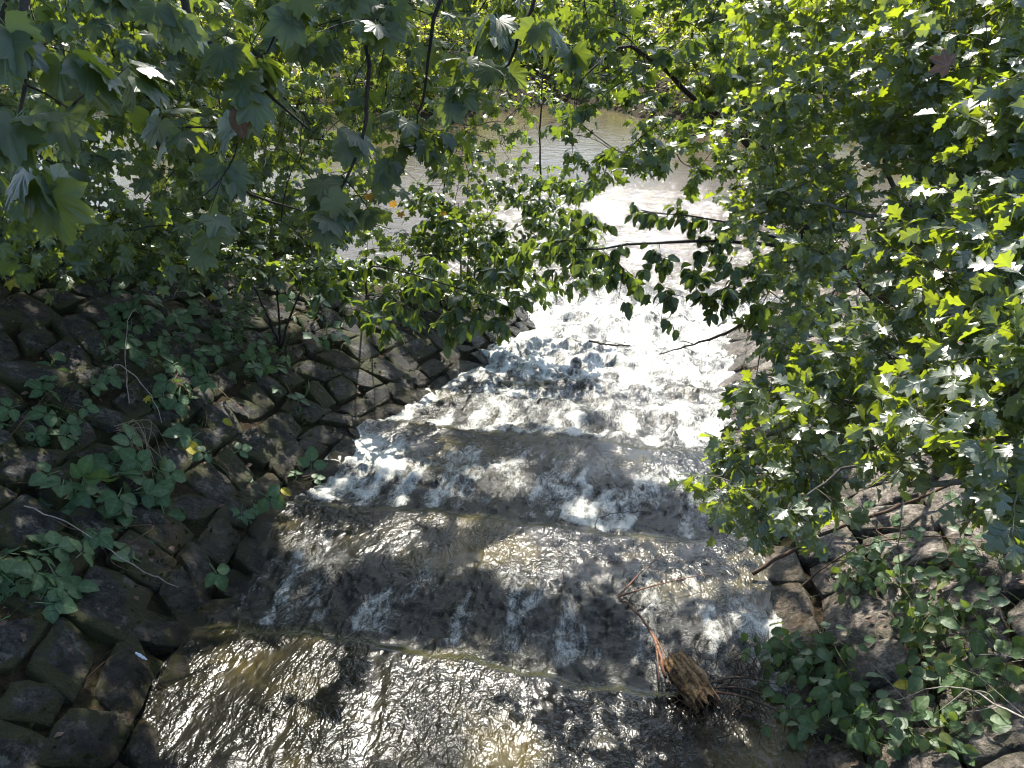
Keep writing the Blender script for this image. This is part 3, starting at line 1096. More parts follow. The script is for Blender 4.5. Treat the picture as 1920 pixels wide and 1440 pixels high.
cl = [(P(60, 70, 2.35), .16, 8), (P(215, 150, 2.6), .18, 8), (P(60, 235, 2.2), .14, 8), (P(150, 220, 2.6), .12, 4), (P(20, 330, 2.4), .14, 6),
      (P(180, -10, 2.9), .18, 8), (P(300, 0, 2.9), .16, 6), (P(420, 110, 3.3), .2, 8), (P(500, 100, 3.4), .2, 8), (P(440, 290, 3.4), .2, 8), (P(370, 375, 3.2), .16, 6), (P(330, 240, 3.6), .25, 8),
      (P(600, 60, 3.8), .2, 8), (P(640, 330, 3.8), .2, 8), (P(600, 430, 3.6), .17, 8), (P(680, 230, 4.0), .2, 8), (P(690, 390, 3.9), .14, 5), (P(580, 10, 3.4), .14, 4),
      (P(790, 240, 4.4), .17, 12), (P(740, 280, 4.4), .15, 8), (P(830, 260, 4.4), .13, 8), (P(720, 50, 4.0), .2, 10), (P(700, 10, 4.2), .3, 10),
      (P(960, 60, 3.8), .2, 10), (P(870, 120, 4.0), .2, 8), (P(950, 140, 3.9), .12, 6), (P(1010, 30, 3.7), .14, 6), (P(1060, 90, 4.3), .2, 6), (P(910, 30, 4.2), .25, 10)]
for k in range(270):
    x, y = r7.uniform(-60, 740), r7.uniform(-60, 450)
    if (abs(x - 205) < 70 and abs(y - 340) < 70) or (abs(x - 560) < 60 and abs(y - 160) < 40) or (abs(x - 640) < 40 and abs(y - 300) < 40):
        continue
    cl.append((P(x, y, r7.uniform(4.8, 7.6)), .36, 15, .68))
for k in range(34):
    cl.append((P(r7.uniform(280, 620), r7.uniform(190, 400), r7.uniform(6.0, 8.6)), .4, 15, .58))
for k in range(14):
    cl.append((P(r7.uniform(790, 930), r7.uniform(220, 340), r7.uniform(6.5, 8.6)), .35, 10, .58))
for k in range(40):
    cl.append((P(r7.uniform(480, 960), r7.uniform(140, 310), r7.uniform(7.0, 9.5)), .4, 10, .58))
for k in range(40):
    cl.append((P(r7.uniform(520, 1000), r7.uniform(60, 230), r7.uniform(6.0, 9.0)), .4, 10, .62))
for k in range(95):
    cl.append((P(r7.uniform(600, 1160), r7.uniform(-80, 110), r7.uniform(4.8, 7.0)), .36, 15, .68))
CANOPY = []  # unseen clusters above the frame, placed to shade the slope and water
for k in range(155):                                     # crown over the left slope
    u = ball(1, r7)[0]
    cc = np.array([-6.5, 11.0, 7.0]) + u * [4.4, 7.2, 2.0]
    CANOPY.append((cc, (.85, .85, .5), 112 if cc[1] < 12.5 else 60))
for k in range(60):                                      # crown over the cascade
    u = ball(1, r7)[0]
    CANOPY.append((np.array([-1.7, 11.6, 7.4]) + u * [2.2, 3.5, 1.3], (.75, .75, .4), 84))
for k in range(34):                                      # unseen crown added to shade the hanging boughs
    u = ball(1, r7)[0]
    CANOPY.append((np.array([-2.6, 6.0, 6.6]) + u * [3.0, 2.4, .9], (.8, .8, .4), 96))
for k in range(60):                                      # unseen crown added behind and above the viewer to cut skylight
    u = ball(1, r7)[0]
    CANOPY.append((np.array([-4.6, 0.8, 6.8]) + u * [4.0, 3.8, 1.4], (.9, .9, .5), 108))
plant('sycamore_tree', 'large sycamore with big dull green lobed leaves hanging in at upper left', 'tree', SB, stems, cl, T_SYC, M['syc'], (.135, .195), 300, T_SYC_LO, canopy=CANOPY,
      bark='bark_dark', droop=0.75, up=0.55, face=0.55, per_twig=5, twig_r=0.0022, stem_name='branch', seed=1, gaps=True, spread=0.40)

# ------------------------------------------------------------------ saplings along the crest of the left slope
SAP = [(-6.9, 6.3, 2.6, 'sycamore sapling with dark stem at far left on the crest of the stone slope', 4),
       (-6.0, 7.6, 3.0, 'bushy sycamore sapling behind the leftmost dark stem', 5),
       (-4.9, 8.2, 2.5, 'sycamore sapling leaning over the middle of the stone slope crest', 6),
       (-8.2, 8.6, 2.9, 'tall thin sycamore sapling on the river side of the left bank', 7),
       (-4.1, 9.7, 2.6, 'sycamore sapling beside the gap of brown river water', 8),
       (-5.9, 10.6, 3.2, 'slim sycamore sapling at the river edge behind the stone slope', 9),
       (-2.75, 10.2, 2.2, 'slender sapling with upright dark stem near the mouth of the cascade', 10)]
for x, y, h, lab, sd in SAP:
    rr = np.random.default_rng(sd)
    b = np.array([x, y, gz(x, y)])
    lean = rr.uniform(-.3, .3, 2)
    top = b + np.array([lean[0], lean[1], h])
    st = [([b, b + [lean[0] * .2, lean[1] * .3, h * .5], top], .022, .006)]
    for q in range(2):
        a = rr.uniform(0, 6.28)
        st.append(([b + [0.03 * q, 0, 0], b + [.2 * math.cos(a), .2 * math.sin(a), h * .45], b + [.5 * math.cos(a), .5 * math.sin(a), h * .85]], .011, .003))
    cl = []
    for q in range(62):
        f = rr.uniform(.08, 1.05)
        a = rr.uniform(0, 6.28)
        rad = rr.uniform(.1, .95)
        cl.append((b + np.array([lean[0] * f + rad * math.cos(a), lean[1] * f + rad * math.sin(a), h * f]), (.28, .28, .2), 15))
    plant('sycamore_sapling', lab, 'sapling', b, st, cl, T_SYC_LO, M['syc'], (.09, .135), 130, None, 'saplings along the left bank', 'bark_dark', .45, .8, .25, 5, .002, seed=sd)

# ------------------------------------------------------------------ dogwood at the end of the left slope
rd = np.random.default_rng(31)
DB = np.array([-2.5, 10.4, gz(-2.5, 10.4)])
st = [([DB + [.1 * k, .05 * k, 0], DB + [.15 * k, .1, .8], P(tx, ty, td)], .014, .004) for k, (tx, ty, td) in enumerate(((860, 380, 10.3), (960, 340, 10.6), (1060, 380, 10.4), (780, 480, 9.6)))]
st.append(([DB + [.3, .2, 0], P(1003, 420, 10.8), P(1012, 250, 11.0), P(1018, 130, 11.2)], .02, .008))
cl = []
for k in range(80):
    x, y = rd.uniform(780, 1120), rd.uniform(340, 550)
    cl.append((P(x, y, rd.uniform(9.6, 10.9)), (.32, .32, .2), 40))
for k in range(30):
    cl.append((P(rd.uniform(920, 1110), rd.uniform(160, 330), rd.uniform(10.4, 11.4)), (.28, .28, .2), 10))
plant('dogwood_shrub', 'dense shrub of small oval leaves at the far end of the dark stone slope', 'shrub', DB, st, cl, T_OVA, M['dog'], (.085, .12), 300, T_OVA_LO, None,
      'bark_dark', .4, .9, .1, 8, .002, seed=31)
DB2 = np.array([-3.3, 8.8, gz(-3.3, 8.8)])
st = [([DB2, P(700, 500, 8.2), P(860, 540, 7.6), P(960, 570, 7.6)], .012, .003), ([DB2, P(740, 560, 8.0), P(790, 600, 7.6)], .01, .003)]
cl = [(P(x, y, d), (.24, .24, .17), 28) for x, y, d in ((560, 510, 8.0), (600, 540, 7.9), (660, 580, 7.8), (720, 610, 7.6), (800, 560, 7.7), (900, 590, 7.5), (950, 600, 7.6), (840, 610, 7.4), (700, 500, 8.2), (760, 530, 8.0), (820, 530, 7.8), (880, 550, 7.7), (940, 560, 7.7), (985, 560, 7.8), (860, 590, 7.5), (760, 580, 7.9),
                                                          (690, 560, 8.2), (640, 530, 8.2), (610, 500, 8.2), (740, 480, 8.3), (930, 510, 8.0), (820, 480, 8.3))]
plant('dogwood_shrub', 'dark shaded oval-leaved shrub drooping over the stones beside the white water', 'shrub', DB2, st, cl, T_OVA, M['dog'], (.10, .145), 220, T_OVA, None,
      'bark_dark', .6, .75, .35, 8, .002, seed=33)
DB3 = np.array([-5.2, 6.6, gz(-5.2, 6.6)])
for k, (sx, ex, lab) in enumerate(((40, 330, 'dark undergrowth of lobed leaves on the crest below the leftmost saplings'), (360, 640, 'dark undergrowth of lobed leaves on the crest left of the shaded dogwood'))):
    cl = []
    for q in range(110):
        x, y = rd.uniform(sx - 60, ex), rd.uniform(390, 515)
        p = P(x, y, 7.2 + 1.4 * (x / 640) - (.9 if y > 480 else 0))
        p[2] = max(p[2], gz(p[0], p[1]) + .1)
        cl.append((p, (.3, .3, .18), 10))
    b = P((sx + ex) / 2, 480, 8.0)
    b[2] = gz(b[0], b[1])
    st = [([b, b + [.2 * s, .1, .5], b + [.5 * s, .2, .9]], .014, .004) for s in (-1, 0, 1)]
    plant('maple_undergrowth', lab, 'shrub', b, st, cl, T_SYC_LO, M['syc'], (.09, .13), 160, None, None, 'bark_dark', .4, .9, .2, 5, .002, seed=40 + k)

# ------------------------------------------------------------------ hazel bough hanging over the water from the right
HB = np.array([2.7, 6.6, gz(2.7, 6.6)])
st = [([HB, P(1640, 560, 5.6), P(1500, 466, 5.0), P(1240, 456, 4.8), P(1080, 470, 4.8)], .022, .004),
      ([P(1500, 466, 5.0), P(1380, 420, 4.9), P(1200, 395, 4.9)], .009, .003), ([P(1500, 466, 5.0), P(1420, 540, 4.6), P(1290, 560, 4.5)], .008, .003)]
cl = [(P(x, y, d), (.17, .17, .11), int(n * 1.7)) for x, y, d, n in (
    (1010, 470, 5.0, 12), (1060, 450, 4.9, 20), (1080, 500, 4.8, 20), (1140, 480, 4.7, 22), (1190, 520, 4.6, 20), (1160, 560, 4.6, 8), (1240, 490, 4.7, 22), (1250, 550, 4.5, 14),
    (1300, 520, 4.6, 22), (1340, 570, 4.5, 18), (1380, 540, 4.5, 22), (1400, 490, 4.6, 20), (1330, 470, 4.8, 20), (1120, 420, 5.0, 20), (1200, 400, 5.0, 22), (1280, 410, 4.9, 22),
    (1360, 420, 4.8, 22), (1060, 400, 5.2, 16), (1240, 600, 4.4, 4), (1420, 590, 4.4, 10))]
plant('hazel_bough', 'leafy bough of hanging oval leaves reaching over the bright water from the right', 'branch', HB, st, cl, T_OVA_T, M['dog'], (.055, .085), 300, T_OVA_T, None,
      'bark_dark', .75, .7, .15, 6, .0018, seed=51)

# ------------------------------------------------------------------ field maple with leaning trunk behind the hawthorn
MB_ = np.array([2.9, 8.8, gz(2.9, 8.8)])
st = [([MB_, P(1560, 480, 7.4), P(1440, 310, 7.0), P(1400, 200, 7.0), P(1350, -60, 7.2)], .085, .045),
      ([P(1440, 310, 7.0), P(1300, 180, 6.2), P(1180, 90, 5.6), P(1090, 150, 5.2)], .03, .004), ([P(1400, 200, 7.0), P(1500, 40, 6.6), P(1640, -60, 6.2)], .03, .006)]
rm = np.random.default_rng(61)
cl = [(P(x, y, d), .2, 8) for x, y, d in ((1215, 130, 4.4), (1290, 70, 4.3), (1160, 60, 4.8), (1100, 210, 4.9), (1240, 230, 5.0), (1230, 320, 5.0), (1170, 290, 5.2), (1110, 310, 5.4), (1130, 350, 5.2), (1270, 290, 5.2))]
for k in range(150):
    cl.append((P(rm.uniform(1070, 1500), rm.uniform(-60, 330), rm.uniform(5.2, 7.6)), (.3, .3, .22), 12))
for k in range(70):
    cl.append((P(rm.uniform(1450, 1950), rm.uniform(-80, 200), rm.uniform(5.2, 7.6)), (.4, .4, .3), 12))
for k in range(60):
    cl.append((P(rm.uniform(1400, 1640), rm.uniform(440, 840), rm.uniform(4.4, 6.2)), (.25, .25, .2), 12))
plant('field_maple', 'field maple with a leaning dark trunk between the river and the hawthorn', 'tree', MB_, st, cl, T_SYC_LO, M['dog'], (.085, .125), 260, None, None,
      'bark_dark', .5, .75, .2, 5, .002, stem_name='branch', seed=61)

# ------------------------------------------------------------------ hawthorn filling the right of the view
HW = np.array([3.3, 4.9, gz(3.3, 4.9)])
st = [([HW, [3.0, 4.4, 1.6], P(1890, 700, 2.9), P(1880, 580, 2.6)], .020, .006), ([HW, [2.9, 4.7, 1.8], P(1760, 420, 3.6), P(1640, 200, 3.7), P(1560, 60, 3.8)], .020, .004),
      ([P(1890, 700, 2.9), P(1790, 720, 2.6), P(1690, 680, 2.5), P(1660, 660, 2.4)], .008, .004), ([[2.9, 4.7, 1.8], P(1900, 300, 3.0), P(1840, 60, 3.0)], .013, .003),
      ([P(1760, 420, 3.2), P(1600, 400, 3.1), P(1430, 350, 3.5)], .012, .003), ([HW, P(1720, 760, 3.2), P(1560, 760, 3.0), P(1420, 830, 2.9), P(1350, 890, 2.8)], .015, .003),
      ([HW, P(1820, 900, 2.7), P(1640, 860, 2.5), P(1500, 940, 2.5)], .013, .003)]
rh = np.random.default_rng(81)
cl = []


def hawthorn_here(x, y):
    """Right of the ragged left edge of the hawthorn, above its hanging lower edge."""
    le = np.interp(y, [-100, 100, 300, 450, 560, 680, 800, 900, 1000], [1430, 1370, 1350, 1420, 1480, 1450, 1400, 1330, 1400])
    bo = np.interp(x, [1280, 1340, 1480, 1560, 1640, 1760, 1860, 1960], [930, 960, 980, 900, 850, 850, 920, 1010])
    return x > le and y < bo


n_c = 0
while n_c < 340:
    x, y = rh.uniform(1290, 2000), rh.uniform(-120, 1010)
    if not hawthorn_here(x, y):
        continue
    near = np.clip((x - 1330) / 600 * .6 + (y + 100) / 1100 * .55, 0, 1)
    d = 4.1 - 2.1 * near + rh.uniform(-.15, .9) * (1.0 - .5 * near)
    if 1500 < x < 1640 and 500 < y < 640 and rh.random() < .8:
        continue
    if 1400 < y and False:
        continue
    cl.append((P(x, y, d), (.17, .17, .13), 38))
    n_c += 1
for x, y, d in ((1300, 890, 2.8), (1330, 940, 2.7), (1480, 960, 2.5), (1540, 1000, 2.5), (1420, 760, 2.9), (1450, 700, 3.0), (1440, 840, 2.8), (1400, 830, 2.9), (1500, 860, 2.6), (1400, 920, 2.7), (1520, 760, 2.7), (1560, 940, 2.4), (1620, 830, 2.2), (1650, 740, 2.2), (1900, 960, 1.9), (1740, 800, 2.0), (1850, 850, 1.9)):
    cl.append((P(x, y, d), (.08, .08, .07), 16))
hw = plant('hawthorn_bush', 'sunlit hawthorn bush with small glossy lobed leaves filling the right side', 'bush', HW, st, cl, T_HAW, M['haw'], (.043, .064), 300, T_HAW_LO, None,
           'bark_grey', .25, .62, .45, 7, .0016, stem_name='branch', seed=81, spread=.75)
bm = []
sph_v = norm(np.array([[x, y, z] for x in (-1, 0, 1) for y in (-1, 0, 1) for z in (-1, 0, 1) if (x, y, z) != (0, 0, 0)], float))


def berry_mesh():
    u = np.linspace(0, math.pi, 6)
    pts = np.stack([0 * u, 0 * u, -0.006 * np.cos(u)], -1)
    return tube(pts, 0.0055 * np.sin(u) + 0.0006, 6)


bv, bf = berry_mesh()
bme = mesh_np('haw', bv, bf, M['berry'])
for x, y, d in ((1425, 905, 2.45), (1505, 928, 2.35), (1510, 938, 2.35), (1845, 826, 1.8), (1860, 824, 1.8), (1628, 310, 2.0), (1622, 315, 2.0), (1760, 605, 2.0), (1725, 765, 1.9)):
    o = link('haw', bme, hw)
    o.location = P(x, y, d)

# ------------------------------------------------------------------ brambles trailing on the left slope
def bramble(label, spots, base_px, size=(.12, .24), side=-1, mat='bram', tm=None, name='bramble', cat='bramble', group='brambles on the left stone slope', lift=.07, seed=0, n_per=7,
            stem='stem_red', rad=.17):
    rr = np.random.default_rng(seed + 300)
    b = on_plane(base_px[0], base_px[1], side)
    t = thing(name, label, cat, b, group)
    nrm0 = norm(np.array([ML if side < 0 else -MR, FALL, 1.0]))
    pos, tip, nr = [], [], []
    prev = b
    pts = [on_plane(x, y, side) for x, y in spots]
    chain = [b] + pts
    path = smooth_path([c + nrm0 * (lift if 0 < k < len(chain) - 1 else .02) for k, c in enumerate(chain)], 6 * len(chain))
    v, f = tube(path, np.linspace(.0038, .0016, len(path)), 5)
    o = link('stem', mesh_np('stem', v - b, f, M[stem]), t)
    o.matrix_parent_inverse = Matrix.Identity(4)
    tw = []
    for c in pts:
        for q in range(n_per):
            a = path[rr.integers(0, len(path))] if q == 0 else c + nrm0 * lift
            e = c + nrm0 * rr.uniform(.3, 1.6) * lift + rad * norm(rr.normal(size=3)) * rr.uniform(.2, 1)
            qd = e - c
            e = e - min(0, float(qd @ nrm0) - .02) * nrm0
            s = c + nrm0 * .02
            w = np.linspace(0, 1, 5)[:, None]
            tw.append((1 - w) * s + w * e + np.sin(w * math.pi) * nrm0 * .02)
            dirn = norm(e - s - nrm0 * float((e - s) @ nrm0) + .3 * rr.normal(size=3) * .1)
            pos.append(e)
            tip.append(norm(dirn + np.array([.15 * -np.sign(side) * -1, -.1, -.25])))
            nr.append(nrm0 * .7 + .30 * rr.normal(size=3) + .45 * norm(EYE - e))
    v, f = tubes_batch(np.array(tw), np.full(len(tw), .0016), np.full(len(tw), .001))
    o = link('leaf_stalks', mesh_np('leaf_stalks', v - b, f, M['stem_green']), t, kind='stuff')
    o.matrix_parent_inverse = Matrix.Identity(4)
    n = len(pos)
    leaf_objects(t, tm or T_TRI, M[mat], np.array(pos), np.array(tip), np.array(nr), rr.uniform(size[0], size[1], n))
    return t


bramble('pale green bramble of rounded leaflets at the left edge above the spilled straw', [(60, 780), (100, 750), (30, 810), (140, 700), (110, 790)], (10, 830), seed=1)
bramble('small bramble sprig with one leaf cluster in the upper left of the stone slope', [(175, 520), (190, 530)], (190, 500), seed=2, n_per=2)
bramble('bramble crown around an arching bare stem in the upper slope', [(250, 580), (230, 610), (280, 600), (200, 640), (260, 620)], (270, 560), seed=3)
bramble('wide bramble mat with dark leaves in the middle of the stone slope', [(300, 640), (330, 700), (300, 740), (280, 690), (350, 680), (390, 700)], (330, 620), seed=4)
bramble('long bramble trailing down past the yellow leaf', [(340, 740), (380, 785), (375, 830), (390, 865), (420, 890), (440, 940)], (330, 720), seed=5, n_per=2)
bramble('bramble patch beside the fern fronds', [(400, 590), (370, 560), (420, 620), (450, 650), (430, 690)], (400, 560), seed=6)
bramble('bluish green bramble above the wet stones near the water', [(560, 590), (600, 600), (540, 640), (590, 640), (500, 680), (460, 690)], (590, 570), seed=7)
bramble('bramble shoot hanging between the mossy stones above the water', [(530, 730), (550, 770), (570, 760), (545, 740)], (520, 700), seed=8, n_per=2)
bramble('bramble with large pale leaves below the spilled straw', [(120, 900), (160, 920), (200, 910), (250, 900), (220, 940), (180, 950), (270, 930)], (60, 880), seed=9, size=(.19, .25))
bramble('long bramble runner reaching down the slope toward the water', [(150, 1010), (280, 1000), (200, 1060), (260, 1090), (340, 1085), (370, 1120)], (100, 980), seed=10, n_per=1)
bramble('bramble clump with broad leaves at the left edge near the bottom', [(30, 1070), (60, 1090), (30, 1110), (90, 1110), (40, 1140)], (0, 1060), seed=11, size=(.18, .24))
bramble('low bramble sprig on the wet stones at the edge of the cascade', [(560, 905), (590, 900), (545, 910)], (600, 890), seed=12, n_per=2)
bramble('small bramble leaf cluster under the shaded dogwood', [(700, 590), (720, 610), (740, 600)], (700, 570), seed=13)
bramble('bramble shoot low on the stones over the water edge', [(455, 950), (480, 975)], (440, 930), seed=14, n_per=2, size=(.07, .09))

# fern on the upper slope
fb = on_plane(440, 660, -1)
ft = thing('fern', 'upright green fern fronds among the brambles on the stone slope', 'fern', fb)
for k, (ex, ey) in enumerate(((445, 560), (470, 575), (420, 590), (480, 610))):
    e = on_plane(ex, ey, -1) + np.array([.12, -.05, .22])
    path = smooth_path([fb, (fb + e) / 2 + np.array([.05, 0, .12]), e], 14)
    vs = [tube(path, np.linspace(.003, .001, len(path)), 4)]
    V = [vs[0][0]]
    Fq = [vs[0][1]]
    off = len(V[0])
    dv = norm(path[-1] - path[0])
    sd = norm(np.cross(dv, np.array([.4, -.5, .8])))
    for q in range(2, len(path)):
        ln = .085 * math.sin(math.pi * min(1, .25 + .75 * (1 - q / len(path)))) + .012
        for s in (1, -1):
            a = path[q]
            b_ = a + sd * s * ln + dv * ln * .3
            m_ = (a + b_) / 2
            wv = dv * .012
            V.append(np.array([a, m_ - wv, b_, m_ + wv]))
            Fq.append(np.array([[0, 1, 2, 3]]) + off)
            off += 4
    VV, FF = np.concatenate(V), np.concatenate(Fq)
    o = link('frond', mesh_np('frond', VV - fb, FF, M['nettle'], False, {'vein': np.zeros(len(VV))}), ft)
    o.matrix_parent_inverse = Matrix.Identity(4)

# ------------------------------------------------------------------ nettles and brambles at lower right
NET = [('nettle clump with toothed leaves beside the rotten log', [(1450, 1230), (1480, 1250), (1520, 1230), (1550, 1250), (1490, 1290)], (1560, 1300), 21),
       ('nettle stems leaning out over the water below the log', [(1450, 1350), (1490, 1370), (1460, 1400), (1510, 1400), (1540, 1350)], (1580, 1380), 22),
       ('nettle clump at the bottom right between stones and water', [(1600, 1330), (1570, 1380), (1640, 1370), (1620, 1420), (1660, 1400)], (1640, 1430), 23),
       ('leafy nettle patch in front of the sunlit round stone', [(1580, 1240), (1620, 1250), (1600, 1290), (1540, 1290)], (1620, 1300), 24),
       ('yellowing nettle patch at the right edge below the hawthorn', [(1800, 1180), (1850, 1190), (1880, 1230), (1830, 1220), (1780, 1230)], (1880, 1260), 25),
       ('nettle patch in the bottom right corner with yellow spotted leaves', [(1780, 1280), (1850, 1300), (1900, 1320), (1830, 1340), (1760, 1300)], (1900, 1380), 26),
       ('leafy nettle growing from the joint right of the tall nettle stem', [(1690, 1120), (1720, 1140), (1740, 1110), (1700, 1090)], (1740, 1150), 28),
       ('nettle patch under the hawthorn at the right edge above the yellowing nettles', [(1800, 1080), (1850, 1060), (1890, 1090), (1830, 1110)], (1880, 1120), 29),
       ('nettles at the bottom edge right of the pale stalk base', [(1720, 1400), (1770, 1420), (1820, 1400), (1700, 1430)], (1780, 1450), 30),
       ('low nettle between the round stone and the yellowing patch', [(1740, 1220), (1760, 1180), (1720, 1180)], (1760, 1240), 34),
       ('tall nettle stem standing before the tan stones', [(1600, 1100), (1620, 1130), (1640, 1080), (1610, 1080), (1630, 1110)], (1640, 1150), 27)]
for lab, spots, bp, sd in NET:
    bramble(lab, spots, bp, (.05, .105), 1, 'nettle', T_OVA_T, 'nettle', 'nettle', 'nettles on the right bank', .11, sd, 15, 'stem_green', .13)
bramble('dark three-leaved bramble on the tan stones under the hawthorn', [(1650, 1010), (1710, 1010), (1690, 1030), (1660, 1040)], (1720, 1040), (.10, .13), 1, 'bram', None, seed=31, n_per=3, group='brambles on the right bank')
bramble('bramble with pale yellow leaflets at the right edge', [(1860, 1110), (1890, 1130), (1880, 1100)], (1915, 1150), (.10, .13), 1, 'nettle', None, seed=32, n_per=2, group='brambles on the right bank')
bramble('small bramble hanging below the hawthorn at the right edge', [(1790, 980), (1850, 970), (1820, 1000)], (1880, 960), (.08, .11), 1, 'nettle', None, seed=33, n_per=3, group='brambles on the right bank')

# ------------------------------------------------------------------ far bank
rf = np.random.default_rng(91)
FAR = [(-17, 29.5, 3.2, 3.4, 'far bank shrub glimpsed at the far left through the sycamore'), (-13, 30.5, 3.0, 4.2, 'far bank shrub behind the leftmost hanging sycamore leaves'),
       (-9.8, 30.2, 2.6, 2.8, 'golden lit far bank shrub left of centre'), (-7.6, 31.2, 2.0, 2.6, 'far bank shrub above the reflected sky'),
       (-4.6, 37.0, 2.6, 1.3, 'low bright yellow green shrub at the middle of the far bank'), (-1.4, 37.6, 2.6, 1.5, 'bright far bank shrub over the sparkling water'),
       (1.9, 31.4, 2.2, 2.3, 'far bank shrub right of the bright middle shrub'), (4.4, 30.6, 2.6, 4.0, 'far bank shrub behind the field maple'),
       (8.0, 30.0, 3.0, 4.0, 'far bank shrub hidden mostly by the hawthorn'), (-20.5, 31.5, 3.4, 4.6, 'outermost far bank shrub at the left edge'),
       (-7.5, 40, 3.4, 3.2, 'distant shrub left of the low bright far bank shrub'), (-2.5, 43, 4.0, 2.8, 'distant sunlit shrub behind the low bright far bank shrub'),
       (3.0, 41, 3.6, 3.2, 'distant shrub right of the low bright far bank shrub'), (-14, 41, 4.0, 3.6, 'distant shrub between the far left shrubs')]
for k, (x, y, w, h, lab) in enumerate(FAR):
    b = np.array([x, y, gz(x, y)])
    st = [([b, b + [.3 * s, 0, h * .4], b + [w * .3 * s, 0, h * .85]], .05, .015) for s in (-1, .2, 1)]
    cl = []
    for q in range(90):
        u = ball(1, rf)[0]
        c = b + np.array([u[0] * w * .8, u[1] * 1.3 - .7, h * .45 + u[2] * h * .55])
        c[2] = max(c[2], b[2] + .1)
        cl.append((c, (.5, .5, .25), 72))
    plant('far_shrub', lab, 'shrub', b, st, cl, T_FAR, M['far'], (.13, .20), 0, T_FAR, 'shrubs on the far river bank', 'bark_dark', .35, 1.0, 0, 24, .005, seed=100 + k)
TREES = [(-17, 49, 9), (-11.5, 52, 10), (7, 50, 9), (14, 46, 9), (-28, 45, 10)]
TL = ['tall far bank tree at the far left beyond the shrubs', 'tall far bank tree left of centre beyond the shrubs', 
      'tall far bank tree beyond the field maple', 'far bank tree behind the hawthorn', 'outermost far bank tree at the left edge']
for k, ((x, y, h), lab) in enumerate(zip(TREES, TL)):
    b = np.array([x, y, gz(x, y)])
    st = [([b, b + [.2, 0, h * .4], b + [.1, .2, h * .9]], .22, .05), ([b + [.1, 0, h * .3], b + [-1.4, 0, h * .55]], .08, .03), ([b + [.1, 0, h * .35], b + [1.5, 0, h * .6]], .08, .03)]
    cl = []
    for q in range(60):
        u = ball(1, rf)[0]
        cl.append((b + np.array([u[0] * 3.6, u[1] * 2.4, h * .52 + u[2] * h * .50]), (.8, .8, .5), 64))
    plant('far_tree', lab, 'tree', b, st, cl, T_FAR, M['far'], (.24, .36), 0, T_FAR, 'trees beyond the river', 'bark_dark', .35, 1.0, 0, 32, .006, stem_name='trunk', seed=140 + k)


# ------------------------------------------------------------------ ground cover and leaf litter
def ground_cover(name, label, n, box, ok, templates, mat, size, h, seed, nrm_up=1.0, group=None):
    rr = np.random.default_rng(seed)
    x, y = rr.uniform(box[0], box[1], n), rr.uniform(box[2], box[3], n)
    z = ground_z(x, y)
    k = ok(x, y, z) & (fbm(x * .9, y * .9, seed, 3) > -.25)
    x, y, z = x[k], y[k], z[k]
    n = len(x)
    pos = np.stack([x, y, z + rr.uniform(h[0], h[1], n)], -1)
    tip = norm(np.concatenate([rr.normal(size=(n, 2)), rr.uniform(-.6, .2, (n, 1))], 1))
    nr = np.array([0, 0, nrm_up]) + .5 * rr.normal(size=(n, 3))
    V, F, A = join_leaves(templates, pos, tip, nr, rr.uniform(size[0], size[1], n))
    o = link(name, mesh_np(name, V, F, M[mat], False, {'vein': A}), kind='stuff')
    o['label'] = label
    o['category'] = 'leaves'


on_crest = lambda x, y, z: (z > RIVER_Z + .02) & (-FALL * y + ML * (x_left(y) - x) > cap_left(x, y) - .05) & (x < x_left(y))
ground_cover('undergrowth', 'low leafy ground cover along the crest of the left bank', 22000, (-15, -1.6, 4, 13.4), on_crest, T_OVA_LO, 'dog', (.07, .12), (.02, .38), 5)
ground_cover('undergrowth', 'low leafy ground cover along the edge of the far bank', 16000, (-30, 16, 27.5, 37), lambda x, y, z: z > RIVER_Z + .02, T_FAR, 'far', (.16, .26), (.02, .6), 6)
ground_cover('undergrowth', 'distant sunlit thicket behind the shrubs of the far bank', 22000, (-40, 26, 38, 62), lambda x, y, z: z > RIVER_Z, T_FAR, 'far', (.28, .42), (.05, 2.6), 16)
ground_cover('undergrowth', 'low weeds on the earth of the right bank under the hawthorn', 9000, (1.2, 8, 1.5, 14.5), lambda x, y, z: (z > z_water(y) + .1) & ((x - x_right(y)) > 1.5), T_OVA_LO, 'nettle', (.06, .10), (.02, .30), 7)
ground_cover('leaf_litter', 'dead brown leaves and litter between the stones of the left slope', 900, (-6.5, -2.2, 1.5, 11), lambda x, y, z: (x < x_left(y) - .15) & (z < cap_left(x, y) - .02), T_FAR, 'brownleaf', (.03, .06), (.02, .09), 8)
ground_cover('leaf_litter', 'dead brown leaves and litter on the tan stones of the right slope', 1100, (1.2, 3.6, 1.5, 9), lambda x, y, z: (x > x_right(y) + .15), T_FAR, 'brownleaf', (.03, .06), (.03, .12), 9)

def dry_stalks(name, label, n, side, box, seed, mat, length):
    rr = np.random.default_rng(seed)
    paths = []
    nl = norm(np.array([ML if side < 0 else -MR, FALL, 1.0]))
    for k in range(n):
        a = surf(side, np.array(rr.uniform(box[0], box[1])), np.array(rr.uniform(box[2], box[3])))
        if side < 0 and a[2] > cap_left(a[0], a[1]) + .1:
            continue
        d = norm(rr.normal(size=3) + nl * .8) * rr.uniform(*length)
        w = np.linspace(0, 1, 7)[:, None]
        paths.append(a - nl * .02 + d * w + np.array([0, 0, -1]) * w ** 2 * rr.uniform(0, .6) * np.linalg.norm(d) + nl * w * .08)
    v, f = tubes_batch(np.array(paths), np.full(len(paths), .0022), np.full(len(paths), .0008))
    o = link(name, mesh_np(name, v, f, M[mat]), kind='stuff')
    o['label'], o['category'] = label, 'dry stalks'


